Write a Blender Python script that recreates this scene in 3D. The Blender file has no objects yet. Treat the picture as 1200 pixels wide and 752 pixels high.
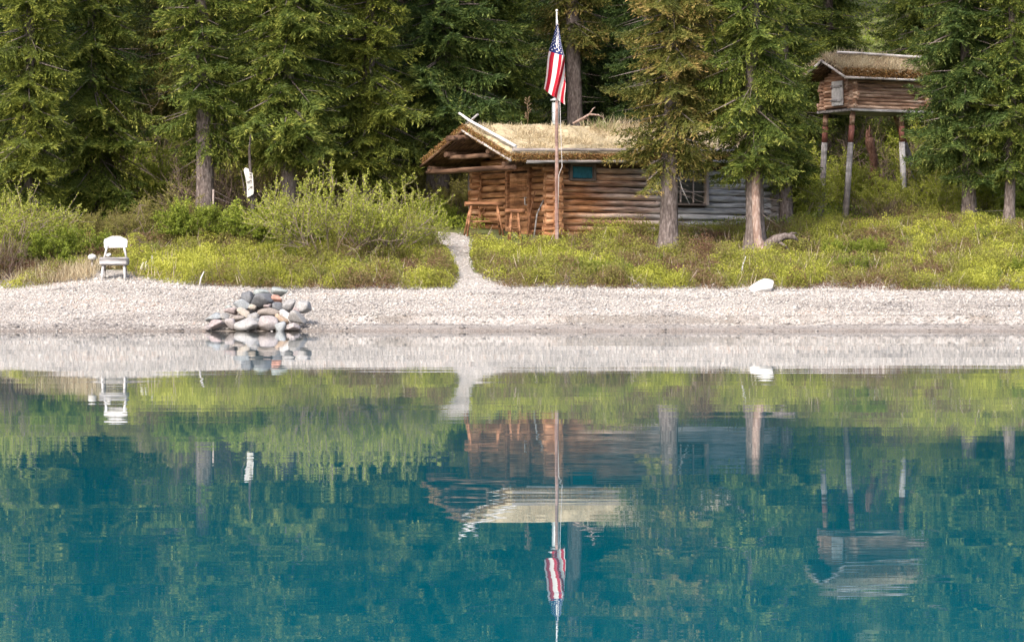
import bpy, math, random
import numpy as np
from mathutils import Vector, Matrix
R = math.radians
random.seed(7)
scene = bpy.context.scene
col = scene.collection

# ------------------------------------------------------------------ camera, sky, sun
F = 3500.0; CH = 0.9; HY = 338.0          # focal length in photo pixels, camera height, horizon row
cam = bpy.data.cameras.new('camera'); cam.sensor_width = 36; cam.lens = 36*F/1200
cam.shift_y = -(376-HY)/1200
cam.clip_start = 0.1; cam.clip_end = 3000
camo = bpy.data.objects.new('camera', cam); col.objects.link(camo)
camo.location = (0, 0, CH); camo.rotation_euler = (R(90), 0, 0)
scene.camera = camo
SUN_EL, SUN_AZ = 44, 208                  # azimuth from +Y clockwise: behind the camera, a little to its left
world = bpy.data.worlds.new('World'); scene.world = world; world.use_nodes = True
nt = world.node_tree; nt.nodes.clear()
sky = nt.nodes.new('ShaderNodeTexSky'); sky.sky_type = 'NISHITA'; sky.sun_disc = False
sky.sun_elevation = R(SUN_EL); sky.sun_rotation = R(SUN_AZ); sky.dust_density = 4.0; sky.air_density = 0.9; sky.ozone_density = 0.6
bg = nt.nodes.new('ShaderNodeBackground'); bg.inputs['Strength'].default_value = 0.15
wo = nt.nodes.new('ShaderNodeOutputWorld')
nt.links.new(sky.outputs[0], bg.inputs[0]); nt.links.new(bg.outputs[0], wo.inputs[0])
sl = bpy.data.lights.new('sun', 'SUN'); sl.energy = 1.55; sl.angle = R(12); sl.color = (1, .955, .90)
so = bpy.data.objects.new('sun', sl); col.objects.link(so)
sd = Vector((math.sin(R(SUN_AZ))*math.cos(R(SUN_EL)), math.cos(R(SUN_AZ))*math.cos(R(SUN_EL)), math.sin(R(SUN_EL))))
so.rotation_euler = sd.to_track_quat('Z', 'Y').to_euler()
so.location = (0, -20, 60)
scene.view_settings.view_transform = 'Standard'; scene.view_settings.look = 'None'
scene.view_settings.exposure = 1.26; scene.view_settings.gamma = 1
scene.view_settings.use_curve_mapping = False

def PX(px, d): return (px-600)*d/F
def PZ(py, d): return CH + (HY-py)*d/F
def P(px, py, d): return Vector((PX(px, d), d, PZ(py, d)))

# ------------------------------------------------------------------ noise helper (numpy value noise)
_rg = np.random.default_rng(3); _tab = _rg.random((256, 256))
def vn(x, y):
    xi = np.floor(x).astype(int); yi = np.floor(y).astype(int); fx = x-xi; fy = y-yi
    fx = fx*fx*(3-2*fx); fy = fy*fy*(3-2*fy)
    a = _tab[xi % 256, yi % 256]; b = _tab[(xi+1) % 256, yi % 256]; c = _tab[xi % 256, (yi+1) % 256]; d = _tab[(xi+1) % 256, (yi+1) % 256]
    return (a*(1-fx)+b*fx)*(1-fy)+(c*(1-fx)+d*fx)*fy
def fbm(x, y, o=3):
    s = 0; a = .5
    for k in range(o): s = s+a*vn(x*2**k+17*k, y*2**k+5*k); a *= .5
    return s/(1-.5**o)

def ground_z(X, Y):
    X = np.asarray(X, float); Y = np.asarray(Y, float)
    Yw = Y + .55*(fbm(X*.13+4, X*0+.5, 2)-.5) + .10*(fbm(X*.8, Y*.5, 2)-.5)
    px = X*F/np.maximum(Y, 30)+600
    bank = np.interp(Y, [69, 71, 73, 74.3, 76], [0, -.12, -.16, 0, 0])*np.clip((px-560)/40, 0, 1)
    zl = np.interp(Yw, [-400, 20, 50, 60, 62, 63, 65, 66.4, 67, 74, 80, 92, 120, 200, 400, 900], [-12, -8, -3, -.9, -.22, 0, .42, .78, .9, 2.19, 2.73, 3.9, 8.5, 38, 120, 230])
    sc_ = .45*(fbm(X*.5+2, X*0+7, 3)-.5)
    zr = np.interp(Yw+np.clip((Yw-63.4)/.5, 0, 1)*np.clip((66.5-Yw), 0, 1)*sc_, [-400, 20, 50, 60, 62, 63, 63.25, 64.2, 64.42, 66.3, 67, 74, 80, 92, 120, 200, 400, 900], [-12, -8, -3, -.9, -.22, 0, .07, .13, .33, .80, .9, 2.19, 2.73, 3.9, 8.5, 38, 120, 230])
    m = np.clip((px-340)/60, 0, 1); m = m*m*(3-2*m)
    z = zl*(1-m)+zr*m
    far = np.clip((Y-67)/8, 0, 1)
    z = z + bank - .26*np.exp(-((px-1000)/60)**2)*np.clip(1-np.abs(Y-79)/5, 0, 1)
    z = z + (.10*np.exp(-((px-150)/70)**2)-.07*np.exp(-((px-10)/50)**2)-.05*np.exp(-((px-480)/110)**2)-.04*np.clip((px-930)/100, 0, 1))*np.clip((Y-65.2)/1.6, 0, 1)*np.clip((70-Y)/2, 0, 1)
    z = z + (fbm(X*.35, Y*.35, 3)-.5)*(.05+.22*far) + .16*(fbm(X*.22+11, Y*.1, 2)-.5)*np.clip((Y-63)/3, 0, 1)*np.clip((70-Y)/3, 0, 1) + np.clip((Y-90)/60, 0, 1)*(fbm(X*.05, Y*.05, 3)-.5)*9
    return z
def gz(x, y): return float(ground_z(np.array([x]), np.array([y]))[0])

# ------------------------------------------------------------------ materials
def newmat(name):
    m = bpy.data.materials.new(name); m.use_nodes = True; m.node_tree.nodes.clear(); return m, m.node_tree
def N(t, typ, **kw):
    n = t.nodes.new(typ)
    for k, v in kw.items():
        if k.startswith('_'): setattr(n, k[1:], v)
        else: n.inputs[k.replace('~', ' ')].default_value = v
    return n
def ramp(t, fac, stops, interp='LINEAR'):
    r = t.nodes.new('ShaderNodeValToRGB'); r.color_ramp.interpolation = interp
    e = r.color_ramp.elements
    while len(e) > 1: e.remove(e[-1])
    e[0].position = stops[0][0]; e[0].color = (*stops[0][1], 1)
    for p, c in stops[1:]:
        q = e.new(p); q.color = (*c, 1)
    t.links.new(fac, r.inputs[0]); return r.outputs[0]
def mix(t, fac, a, b, mode='MIX'):
    m = t.nodes.new('ShaderNodeMix'); m.data_type = 'RGBA'; m.blend_type = mode
    for k, v in ((0, fac), (6, a), (7, b)):
        if hasattr(v, 'links') or isinstance(v, bpy.types.NodeSocket): t.links.new(v, m.inputs[k])
        else: m.inputs[k].default_value = v if k == 0 else (*v, 1)
    return m.outputs[2]
def coords(t, scale, kind='Object', rot=(0, 0, 0)):
    c = t.nodes.new('ShaderNodeTexCoord'); mp = t.nodes.new('ShaderNodeMapping')
    t.links.new(c.outputs[kind], mp.inputs[0]); mp.inputs['Scale'].default_value = scale; mp.inputs['Rotation'].default_value = rot
    return mp.outputs[0]
def noise(t, vec, scale=1, detail=4, rough=.6, out='Fac'):
    n = N(t, 'ShaderNodeTexNoise', Scale=scale, Detail=detail, Roughness=rough); t.links.new(vec, n.inputs['Vector']); return n.outputs[out]
def finish(t, colour, rough=.8, bump=None, bstr=.5, bdist=.02, spec=.3, trans=0, metal=0):
    b = N(t, 'ShaderNodeBsdfPrincipled', Roughness=rough, Metallic=metal); b.inputs['Specular IOR Level'].default_value = spec
    if isinstance(colour, tuple): b.inputs['Base Color'].default_value = (*colour, 1)
    else: t.links.new(colour, b.inputs['Base Color'])
    if bump is not None:
        bp = N(t, 'ShaderNodeBump', Strength=bstr, Distance=bdist); t.links.new(bump, bp.inputs['Height']); t.links.new(bp.outputs[0], b.inputs['Normal'])
    o = t.nodes.new('ShaderNodeOutputMaterial'); s = b.outputs[0]
    if trans:
        tr = t.nodes.new('ShaderNodeBsdfTranslucent'); mx = t.nodes.new('ShaderNodeMixShader'); mx.inputs[0].default_value = trans
        if isinstance(colour, tuple): tr.inputs[0].default_value = (*colour, 1)
        else: t.links.new(colour, tr.inputs[0])
        t.links.new(s, mx.inputs[1]); t.links.new(tr.outputs[0], mx.inputs[2]); s = mx.outputs[0]
    t.links.new(s, o.inputs[0]); return b
def leafmat(name, stops, trans=.3, patch=None, rough=.55):
    m, t = newmat(name)
    a = N(t, 'ShaderNodeAttribute', _attribute_name='tint')
    c = ramp(t, a.outputs['Fac'], stops)
    finish(t, c, rough, trans=trans, spec=.25)
    return m
def woodmat(name, axis, warm, pale, dark=(.05, .03, .02), grey=None, gx=None, rough=.8, sc=1.0):
    """weathered log wood, grain along axis; grey/gx: silvering that sets in along x between gx[0] and gx[1]"""
    m, t = newmat(name)
    s = [11*sc]*3; s['xyz'.index(axis)] = .8*sc
    v = coords(t, s); n = noise(t, v, 1, 5, .65)
    v2 = coords(t, (2.2, 2.2, 7)); n2 = noise(t, v2, 1, 3, .6)
    c = ramp(t, n, [(.34, dark), (.45, warm), (.66, pale)])
    lg = noise(t, coords(t, {'x': (.25, 1, 6.1), 'y': (1, .25, 6.1), 'z': (2, 2, .5)}[axis]), 1, 2, .5)
    c2 = mix(t, ramp(t, n2, [(.42, (0, 0, 0)), (.68, (1, 1, 1))]), c, tuple(x*.5 for x in warm))
    c2 = mix(t, 1.0, c2, ramp(t, lg, [(.36, (.55, .5, .48)), (.62, (1.0, 1.0, 1.0))]), 'MULTIPLY')
    if grey:
        cg = ramp(t, n, [(.3, (.035, .035, .035)), (.5, grey), (.72, tuple(min(1, x*1.9) for x in grey))])
        co = t.nodes.new('ShaderNodeTexCoord'); sp = t.nodes.new('ShaderNodeSeparateXYZ'); t.links.new(co.outputs['Object'], sp.inputs[0])
        n3 = noise(t, coords(t, (.7, .7, 5)), 1, 3, .6)
        ad = N(t, 'ShaderNodeMath', _operation='MULTIPLY_ADD'); t.links.new(n3, ad.inputs[0]); ad.inputs[1].default_value = 4.5; t.links.new(sp.outputs[0], ad.inputs[2])
        mr = N(t, 'ShaderNodeMapRange'); t.links.new(ad.outputs[0], mr.inputs[0]); mr.inputs[1].default_value = gx[0]+2.25; mr.inputs[2].default_value = gx[1]+2.25
        c2 = mix(t, mr.outputs[0], c2, cg)
    finish(t, c2, rough, bump=n, bstr=.7, bdist=.02)
    return m

def simple(name, c, rough=.7, var=.25, sc=6, spec=.3, metal=0, bump=.3):
    m, t = newmat(name); n = noise(t, coords(t, (sc, sc, sc)), 1, 4)
    cc = ramp(t, n, [(.3, tuple(x*(1-var) for x in c)), (.7, tuple(min(1, x*(1+var)) for x in c))])
    finish(t, cc, rough, bump=n, bstr=bump, bdist=.01, spec=spec, metal=metal); return m

M = {}
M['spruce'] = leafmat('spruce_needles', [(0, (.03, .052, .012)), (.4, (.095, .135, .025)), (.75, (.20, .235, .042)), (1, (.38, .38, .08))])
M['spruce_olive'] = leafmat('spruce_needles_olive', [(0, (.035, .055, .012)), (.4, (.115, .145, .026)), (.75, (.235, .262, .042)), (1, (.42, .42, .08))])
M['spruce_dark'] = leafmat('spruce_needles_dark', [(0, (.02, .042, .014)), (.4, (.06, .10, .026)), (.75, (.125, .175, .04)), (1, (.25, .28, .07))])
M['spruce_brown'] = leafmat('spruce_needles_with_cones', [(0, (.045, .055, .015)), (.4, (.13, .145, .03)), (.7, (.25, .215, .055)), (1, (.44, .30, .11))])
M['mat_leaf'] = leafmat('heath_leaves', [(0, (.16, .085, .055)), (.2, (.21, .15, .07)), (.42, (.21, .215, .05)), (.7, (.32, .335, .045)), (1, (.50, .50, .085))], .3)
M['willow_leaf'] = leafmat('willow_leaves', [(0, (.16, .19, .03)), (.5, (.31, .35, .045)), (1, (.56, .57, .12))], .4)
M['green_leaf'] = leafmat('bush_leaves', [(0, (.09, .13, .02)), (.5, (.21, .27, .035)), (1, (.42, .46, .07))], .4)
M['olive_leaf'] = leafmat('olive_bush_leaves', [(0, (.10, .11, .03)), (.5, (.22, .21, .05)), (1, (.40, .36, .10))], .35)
M['dry_grass'] = leafmat('dry_grass', [(0, (.26, .18, .11)), (.5, (.47, .385, .24)), (.85, (.66, .58, .42)), (1, (.25, .30, .10))], .25)
M['fringe'] = leafmat('eave_moss', [(0, (.09, .045, .018)), (.5, (.25, .13, .045)), (.8, (.36, .22, .08)), (1, (.20, .22, .05))], .1)
M['twig_mix'] = leafmat('twig_mix', [(0, (.10, .065, .05)), (.5, (.24, .17, .13)), (1, (.48, .40, .33))], 0, rough=.85)
M['twig'] = simple('twig_bark', (.17, .12, .10), .85)
M['twig_pale'] = simple('pale_twig_bark', (.30, .23, .19), .85)
def bark(name, a, b, c):
    m, t = newmat(name); v = coords(t, (16, 16, 5)); n = noise(t, v, 1, 5, .7)
    vo = N(t, 'ShaderNodeTexVoronoi', Scale=1.0); t.links.new(coords(t, (20, 20, 8)), vo.inputs['Vector'])
    cc = ramp(t, n, [(.3, a), (.5, b), (.7, c)]); cc = mix(t, .4, cc, ramp(t, vo.outputs['Distance'], [(0, c), (.6, a)]))
    finish(t, cc, .9, bump=n, bstr=1, bdist=.04); return m
M['bark'] = bark('spruce_bark', (.06, .045, .04), (.17, .135, .12), (.33, .28, .26))
M['bark_dark'] = bark('dark_spruce_bark', (.04, .03, .026), (.10, .08, .07), (.2, .17, .15))
M['red_snag'] = bark('reddish_dead_wood', (.07, .03, .02), (.22, .105, .07), (.40, .25, .19))
M['bare_wood'] = bark('barkless_wood', (.16, .10, .08), (.36, .25, .20), (.56, .46, .41))

# gravel
def gravelmat(name, wet):
    m, t = newmat(name)
    v = coords(t, (1, 1, 1)); vo = N(t, 'ShaderNodeTexVoronoi', Scale=26.0); t.links.new(v, vo.inputs['Vector'])
    sp = t.nodes.new('ShaderNodeSeparateColor'); t.links.new(vo.outputs['Color'], sp.inputs[0])
    c = ramp(t, sp.outputs[0], [(0, (.20, .185, .172)), (.3, (.32, .30, .275)), (.6, (.40, .375, .35)), (.85, (.47, .445, .415)), (1, (.34, .28, .24))])
    c = mix(t, .8, c, ramp(t, noise(t, v, .9, 4), [(.3, (.8, .76, .72)), (.7, (1, 1, 1))]), 'MULTIPLY')
    if wet:
        co = t.nodes.new('ShaderNodeTexCoord'); s2 = t.nodes.new('ShaderNodeSeparateXYZ'); t.links.new(co.outputs['Object'], s2.inputs[0])
        ad = N(t, 'ShaderNodeMath', _operation='MULTIPLY_ADD'); t.links.new(noise(t, coords(t, (.8, 2.5, 1)), 1, 3), ad.inputs[0]); ad.inputs[1].default_value = -.12; t.links.new(s2.outputs[2], ad.inputs[2])
        w = N(t, 'ShaderNodeMapRange'); t.links.new(ad.outputs[0], w.inputs[0]); w.inputs[1].default_value = -.05; w.inputs[2].default_value = .05
        c = mix(t, w.outputs[0], mix(t, .6, c, (.13, .10, .08)), c)
        sx = N(t, 'ShaderNodeMapRange'); t.links.new(s2.outputs[0], sx.inputs[0]); sx.inputs[1].default_value = -4.5; sx.inputs[2].default_value = -3
        e1 = ramp(t, s2.outputs[2], [(.125, (0, 0, 0)), (.16, (1, 1, 1)), (.29, (1, 1, 1)), (.34, (0, 0, 0))])
        e2 = ramp(t, noise(t, coords(t, (.8, .3, .3)), 1, 4), [(.48, (0, 0, 0)), (.56, (1, 1, 1))])
        dm = mix(t, 1.0, e1, e2, 'MULTIPLY'); dm = mix(t, 1.0, dm, sx.outputs[0], 'MULTIPLY')
        c = mix(t, dm, c, mix(t, .55, c, (.12, .10, .08)))
    finish(t, c, .85, bump=vo.outputs['Distance'], bstr=.8, bdist=.03); return m
M['gravel'] = gravelmat('beach_gravel', True)
M['pebble'] = leafmat('pebble_stone', [(0, (.19, .175, .165)), (.25, (.32, .295, .27)), (.6, (.43, .40, .37)), (.88, (.53, .50, .465)), (1, (.40, .32, .27))], 0, rough=.8)
m, t = newmat('forest_floor'); v = coords(t, (1, 1, 1))
finish(t, ramp(t, noise(t, v, 1.3, 6), [(.3, (.05, .04, .025)), (.5, (.11, .12, .04)), (.7, (.17, .21, .06))]), .95, bump=noise(t, v, 6, 5), bstr=1, bdist=.1); M['soil'] = m

# water
m, t = newmat('lake_water')
v1 = coords(t, (.42, 1.5, 1)); n1 = noise(t, v1, 1, 2, .45)
v2 = coords(t, (2.0, 7.0, 1), rot=(0, 0, R(4))); n2 = noise(t, v2, 1, 2, .5)
v3 = coords(t, (.16, .42, 1), rot=(0, 0, R(-5))); n3 = noise(t, v3, 1, 1, .4)
def mul(a, k):
    q = N(t, 'ShaderNodeMath', _operation='MULTIPLY'); t.links.new(a, q.inputs[0]); q.inputs[1].default_value = k; return q.outputs[0]
def add(a, b):
    q = N(t, 'ShaderNodeMath', _operation='ADD'); t.links.new(a, q.inputs[0]); t.links.new(b, q.inputs[1]); return q.outputs[0]
hgt = add(add(mul(n1, .0009), mul(n2, .00013)), mul(n3, .0030))
co = t.nodes.new('ShaderNodeTexCoord'); sp = t.nodes.new('ShaderNodeSeparateXYZ'); t.links.new(co.outputs['Object'], sp.inputs[0])
mr = N(t, 'ShaderNodeMapRange'); t.links.new(sp.outputs[1], mr.inputs[0]); mr.inputs[1].default_value = 52; mr.inputs[2].default_value = 62
wc = mix(t, mr.outputs[0], (.0, .098, .132), (.10, .09, .075))
WB = finish(t, wc, .008, bump=hgt, bstr=1.0, bdist=1.0, spec=.5); WB.inputs['IOR'].default_value = 1.333
M['water'] = m

M['log_front'] = woodmat('front_wall_logs', 'x', (.44, .195, .08), (.78, .50, .32), dark=(.045, .022, .014), grey=(.34, .325, .32), gx=(.6, 4.2))
M['log_side'] = woodmat('gable_wall_logs', 'y', (.38, .175, .075), (.66, .38, .21), dark=(.05, .025, .014))
M['log_cache'] = woodmat('cache_logs', 'x', (.38, .22, .14), (.72, .55, .42), dark=(.07, .045, .035))
M['log_cache_side'] = woodmat('cache_gable_logs', 'y', (.46, .25, .15), (.74, .56, .42), dark=(.07, .045, .035))
M['post_wood'] = woodmat('post_wood', 'z', (.34, .325, .315), (.56, .54, .53), dark=(.13, .12, .11))
M['post_red'] = woodmat('reddish_post_wood', 'z', (.26, .12, .075), (.42, .26, .18))
M['log_end'] = woodmat('grey_end_logs', 'y', (.30, .28, .27), (.52, .50, .48), dark=(.06, .055, .05))
M['log_plate'] = woodmat('plate_logs', 'y', (.13, .07, .042), (.28, .18, .12), dark=(.03, .02, .012))
M['flag_wood'] = woodmat('flagpole_wood', 'z', (.40, .25, .21), (.62, .52, .48), dark=(.14, .08, .06))
M['rust'] = simple('rusty_tin', (.22, .085, .065), .6, .35, 9)
M['pale_pole'] = woodmat('bleached_pole', 'x', (.62, .58, .55), (.82, .79, .75), dark=(.35, .3, .27))
M['pale_wood'] = simple('bleached_wood', (.54, .52, .51), .8, .2, 9)
M['grey_wood'] = woodmat('grey_plank', 'x', (.36, .35, .35), (.62, .60, .58), dark=(.10, .09, .09))
M['dark_pole'] = woodmat('dark_roof_poles', 'y', (.13, .07, .04), (.26, .16, .10), dark=(.03, .02, .015))
M['brown_wood'] = woodmat('brown_bench_wood', 'x', (.33, .15, .07), (.48, .27, .15))
M['trim'] = simple('window_trim', (.13, .10, .085), .8, .3)
M['pale_trim'] = simple('pale_window_trim', (.32, .26, .23), .8, .25)
M['teal'] = simple('blue_green_window_sheet', (.02, .12, .16), .25, .35, 8, spec=.5)
M['tin'] = simple('galvanised_tin', (.40, .44, .45), .45, .15, 12, metal=.4)
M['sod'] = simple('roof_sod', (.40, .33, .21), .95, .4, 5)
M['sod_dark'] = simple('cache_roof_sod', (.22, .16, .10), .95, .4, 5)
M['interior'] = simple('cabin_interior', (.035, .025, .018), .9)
M['boulder_white'] = simple('white_boulder_stone', (.56, .54, .51), .8, .16, 6)
m, t = newmat('window_glass')
gl = N(t, 'ShaderNodeBsdfGlossy', Roughness=.02); tp = N(t, 'ShaderNodeBsdfTransparent'); tp.inputs[0].default_value = (.8, .85, .85, 1)
mx = N(t, 'ShaderNodeMixShader', Fac=.03); t.links.new(tp.outputs[0], mx.inputs[1]); t.links.new(gl.outputs[0], mx.inputs[2])
o = N(t, 'ShaderNodeOutputMaterial'); t.links.new(mx.outputs[0], o.inputs[0]); M['glass'] = m

# ------------------------------------------------------------------ mesh helpers
def tag(o, label=None, cat=None, group=None, kind=None):
    if label: o['label'] = label
    if cat: o['category'] = cat
    if group: o['group'] = group
    if kind: o['kind'] = kind
    return o
def empty(name, loc, label, cat, group=None, rz=0, sc=1):
    o = bpy.data.objects.new(name, None); col.objects.link(o); o.empty_display_size = .2
    o.location = loc; o.rotation_euler = (0, 0, rz); o.scale = (sc, sc, sc)
    return tag(o, label, cat, group)
def np_mesh(name, verts, faces, mat, parent=None, tint=None, smooth=False, loc=None):
    verts = np.ascontiguousarray(verts, np.float32).reshape(-1, 3); faces = np.ascontiguousarray(faces, np.int32)
    n, k = faces.shape
    me = bpy.data.meshes.new(name)
    me.vertices.add(len(verts)); me.vertices.foreach_set('co', verts.ravel())
    me.loops.add(n*k); me.loops.foreach_set('vertex_index', faces.ravel())
    me.polygons.add(n); me.polygons.foreach_set('loop_start', np.arange(0, n*k, k, dtype=np.int32))
    if tint is not None:
        a = me.attributes.new('tint', 'FLOAT', 'FACE'); a.data.foreach_set('value', np.ascontiguousarray(tint, np.float32))
    me.update(calc_edges=True)
    if smooth: me.polygons.foreach_set('use_smooth', np.ones(n, bool))
    me.materials.append(mat)
    o = bpy.data.objects.new(name, me); col.objects.link(o)
    if parent: o.parent = parent
    if loc is not None: o.location = loc
    return o
def cloud(name, V, tint, mat, parent=None, **kw):
    V = np.asarray(V); n = len(V)
    return np_mesh(name, V.reshape(-1, 3), np.arange(n*4).reshape(n, 4), mat, parent, np.clip(tint, 0, 1), **kw)
def unit(a): return a/np.maximum(np.linalg.norm(a, axis=-1, keepdims=True), 1e-9)
def leaves(Pn, D, L, W, rng, flat=None):
    D = unit(D); S = unit(np.cross(D, rng.normal(size=D.shape) if flat is None else np.array([0, 0, 1.])+rng.normal(0, flat, D.shape))); L = np.asarray(L)[..., None]; W = np.asarray(W)[..., None]
    return np.stack([Pn, Pn+D*L*.45+S*W*.5, Pn+D*L, Pn+D*L*.45-S*W*.5], axis=1)

class MB:
    def __init__(s): s.v = []; s.f = []
    def add(s, vs, fs):
        b = len(s.v); s.v += [tuple(v) for v in vs]; s.f += [tuple(i+b for i in f) for f in fs]
    def tube(s, pts, rad, n=10, wob=0, flat=1.0):
        pts = [Vector(p) for p in pts]
        if not hasattr(rad, '__len__'): rad = [rad]*len(pts)
        vs = []; up = None
        for i, p in enumerate(pts):
            d = (pts[min(i+1, len(pts)-1)]-pts[max(i-1, 0)]).normalized()
            if up is None: up = Vector((0, 0, 1)) if abs(d.z) < .9 else Vector((1, 0, 0))
            a = d.cross(up).normalized(); b = a.cross(d).normalized(); up = b
            for k in range(n):
                an = 2*math.pi*k/n; r = rad[i]*(1+random.uniform(-wob, wob))
                vs.append(p+a*math.cos(an)*r+b*math.sin(an)*r*flat)
        fs = [(i*n+k, i*n+(k+1) % n, (i+1)*n+(k+1) % n, (i+1)*n+k) for i in range(len(pts)-1) for k in range(n)]
        fs += [tuple(range(n-1, -1, -1)), tuple((len(pts)-1)*n+k for k in range(n))]
        s.add(vs, fs); return s
    def box(s, c, size, rot=None, bev=0):
        c = Vector(c); h = Vector(size)/2; b = min(bev, min(h)*.9)
        vs = []
        if b <= 0:
            vs = [Vector((x, y, z)) for z in (-h.z, h.z) for x, y in ((-h.x, -h.y), (h.x, -h.y), (h.x, h.y), (-h.x, h.y))]
            fs = [(3, 2, 1, 0), (4, 5, 6, 7), (0, 1, 5, 4), (1, 2, 6, 5), (2, 3, 7, 6), (3, 0, 4, 7)]
        else:
            rings = [(-h.z, b), (-h.z+b, 0), (h.z-b, 0), (h.z, b)]
            for z, i in rings:
                X, Y = h.x-i, h.y-i
                q = b if i == 0 else b*.3
                vs += [Vector(w) for w in ((-X+q, -Y, z), (X-q, -Y, z), (X, -Y+q, z), (X, Y-q, z), (X-q, Y, z), (-X+q, Y, z), (-X, Y-q, z), (-X, -Y+q, z))]
            fs = [tuple(range(7, -1, -1)), tuple(range(24, 32))]
            for r in range(3):
                for k in range(8): fs.append((r*8+k, r*8+(k+1) % 8, (r+1)*8+(k+1) % 8, (r+1)*8+k))
        if rot is not None: vs = [rot @ v for v in vs]
        s.add([v+c for v in vs], fs); return s
    def build(s, name, mat, parent=None, smooth=False, loc=None):
        me = bpy.data.meshes.new(name); me.from_pydata(s.v, [], s.f); me.update()
        if smooth:
            me.polygons.foreach_set('use_smooth', [len(p.vertices) <= 4 for p in me.polygons])
        me.materials.append(mat); o = bpy.data.objects.new(name, me); col.objects.link(o)
        if parent: o.parent = parent
        if loc is not None: o.location = loc
        return o
def log_pts(a, b, n=9, wob=.008):
    a = Vector(a); b = Vector(b)
    return [a.lerp(b, i/n)+Vector((random.uniform(-wob, wob), random.uniform(-wob, wob), random.uniform(-wob, wob))) for i in range(n+1)]
def rock(name, c, size, mat, seed, rot=0, tilt=0, label=None, cat='rock', group=None, ang=.16):
    rg = np.random.default_rng(seed); me = bpy.data.meshes.new(name)
    import bmesh
    bm = bmesh.new(); bmesh.ops.create_icosphere(bm, subdivisions=3, radius=1)
    pl = unit(rg.normal(size=(9, 3))*np.array([1, .8, 1])); pd = rg.uniform(.5, .86, 9)
    f = rg.normal(size=(3, 3))*1.6; ph = rg.uniform(0, 6, 3)
    for v in bm.verts:
        q = np.array(v.co); q = np.sign(q)*np.abs(q)**.72; q = q/max(1e-6, (np.abs(q)**3).sum()**(1/3))
        for a, d in zip(pl, pd):
            e = q@a-d
            if e > 0: q = q-a*e*.92
        q = q*(1+ang*.35*np.sin(f@q+ph).sum()/2)
        v.co = Vector(q)
    Mx = Matrix.Rotation(rot, 4, 'Y') @ Matrix.Diagonal((*[s/2 for s in size], 1))
    bm.transform(Mx); bm.transform(Matrix.Rotation(tilt, 4, 'X')); bm.to_mesh(me); bm.free()
    me.polygons.foreach_set('use_smooth', [True]*len(me.polygons)); me.materials.append(mat)
    o = bpy.data.objects.new(name, me); col.objects.link(o); o.location = c
    return tag(o, label, cat, group)

# ------------------------------------------------------------------ terrain, beach, path, water
def grid(name, xs, ys, mat, dz=0, mask=None):
    X, Y = np.meshgrid(xs, ys, indexing='ij'); Z = ground_z(X, Y)+dz
    V = np.stack([X, Y, Z], -1).reshape(-1, 3); nx, ny = len(xs), len(ys)
    i, j = np.meshgrid(np.arange(nx-1), np.arange(ny-1), indexing='ij'); a = (i*ny+j).ravel()
    return np_mesh(name, V, np.stack([a, a+ny, a+ny+1, a+1], 1), mat, smooth=True)
xs = np.concatenate([np.linspace(-900, -60, 30), np.arange(-55, -20, 2.5), np.arange(-20, 20.01, .25), np.arange(22.5, 57, 2.5), np.linspace(60, 900, 30)])
ysb = np.concatenate([np.linspace(-300, 50, 14), np.arange(54, 62, 1), np.arange(62, 69.01, .1)])
ysg = np.concatenate([np.arange(69, 86, .3), np.arange(86, 130, 2), np.linspace(132, 900, 50)]); ysg[0] = ysb[-1]
tag(grid('beach', xs, ysb, M['gravel']), 'pale gravel beach sloping down to the lake', None, None, 'structure')
tag(grid('ground', xs, ysg, M['soil']), 'forest floor rising behind the beach', None, None, 'structure')
# path: centre line and half width from beach to cabin
pth = [(66.5, 566, 46), (67.2, 560, 30), (68, 553, 17), (69, 547, 12), (70, 543, 11), (71, 540, 12), (72, 538, 15), (73, 536, 22), (73.6, 530, 26), (74.4, 522, 30), (75.5, 512, 26)]
pd_ = np.array(pth)
def path_c(Y): return np.interp(Y, pd_[:, 0], (pd_[:, 1]-600)*pd_[:, 0]/F), np.interp(Y, pd_[:, 0], pd_[:, 2]*pd_[:, 0]/F)
Yp = np.arange(66.5, 75.5, .12); cx, hw = path_c(Yp); u = np.linspace(-1, 1, 13)
Xp = cx[:, None]+u[None]*(hw*(1+.25*(fbm(Yp*1.7, Yp*0, 2)-.5)))[:, None]; YY = np.repeat(Yp[:, None], 13, 1)
Vp = np.stack([Xp, YY, ground_z(Xp, YY)+.012-.05*np.abs(u[None])**6*(Yp[:, None] > 69)], -1).reshape(-1, 3)
i, j = np.meshgrid(np.arange(len(Yp)-1), np.arange(12), indexing='ij'); a = (i*13+j).ravel()
tag(np_mesh('path', Vp, np.stack([a, a+1, a+14, a+13], 1), M['gravel'], smooth=True), 'narrow gravel path from the beach to the cabin door', None, None, 'structure')
me = bpy.data.meshes.new('water'); me.from_pydata([(-900, -600, 0), (900, -600, 0), (900, 66, 0), (-900, 66, 0)], [], [(0, 1, 2, 3)])
me.materials.append(M['water']); wtr = bpy.data.objects.new('water', me); col.objects.link(wtr); tag(wtr, 'calm blue-green lake mirroring the shore', None, None, 'structure')

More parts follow.
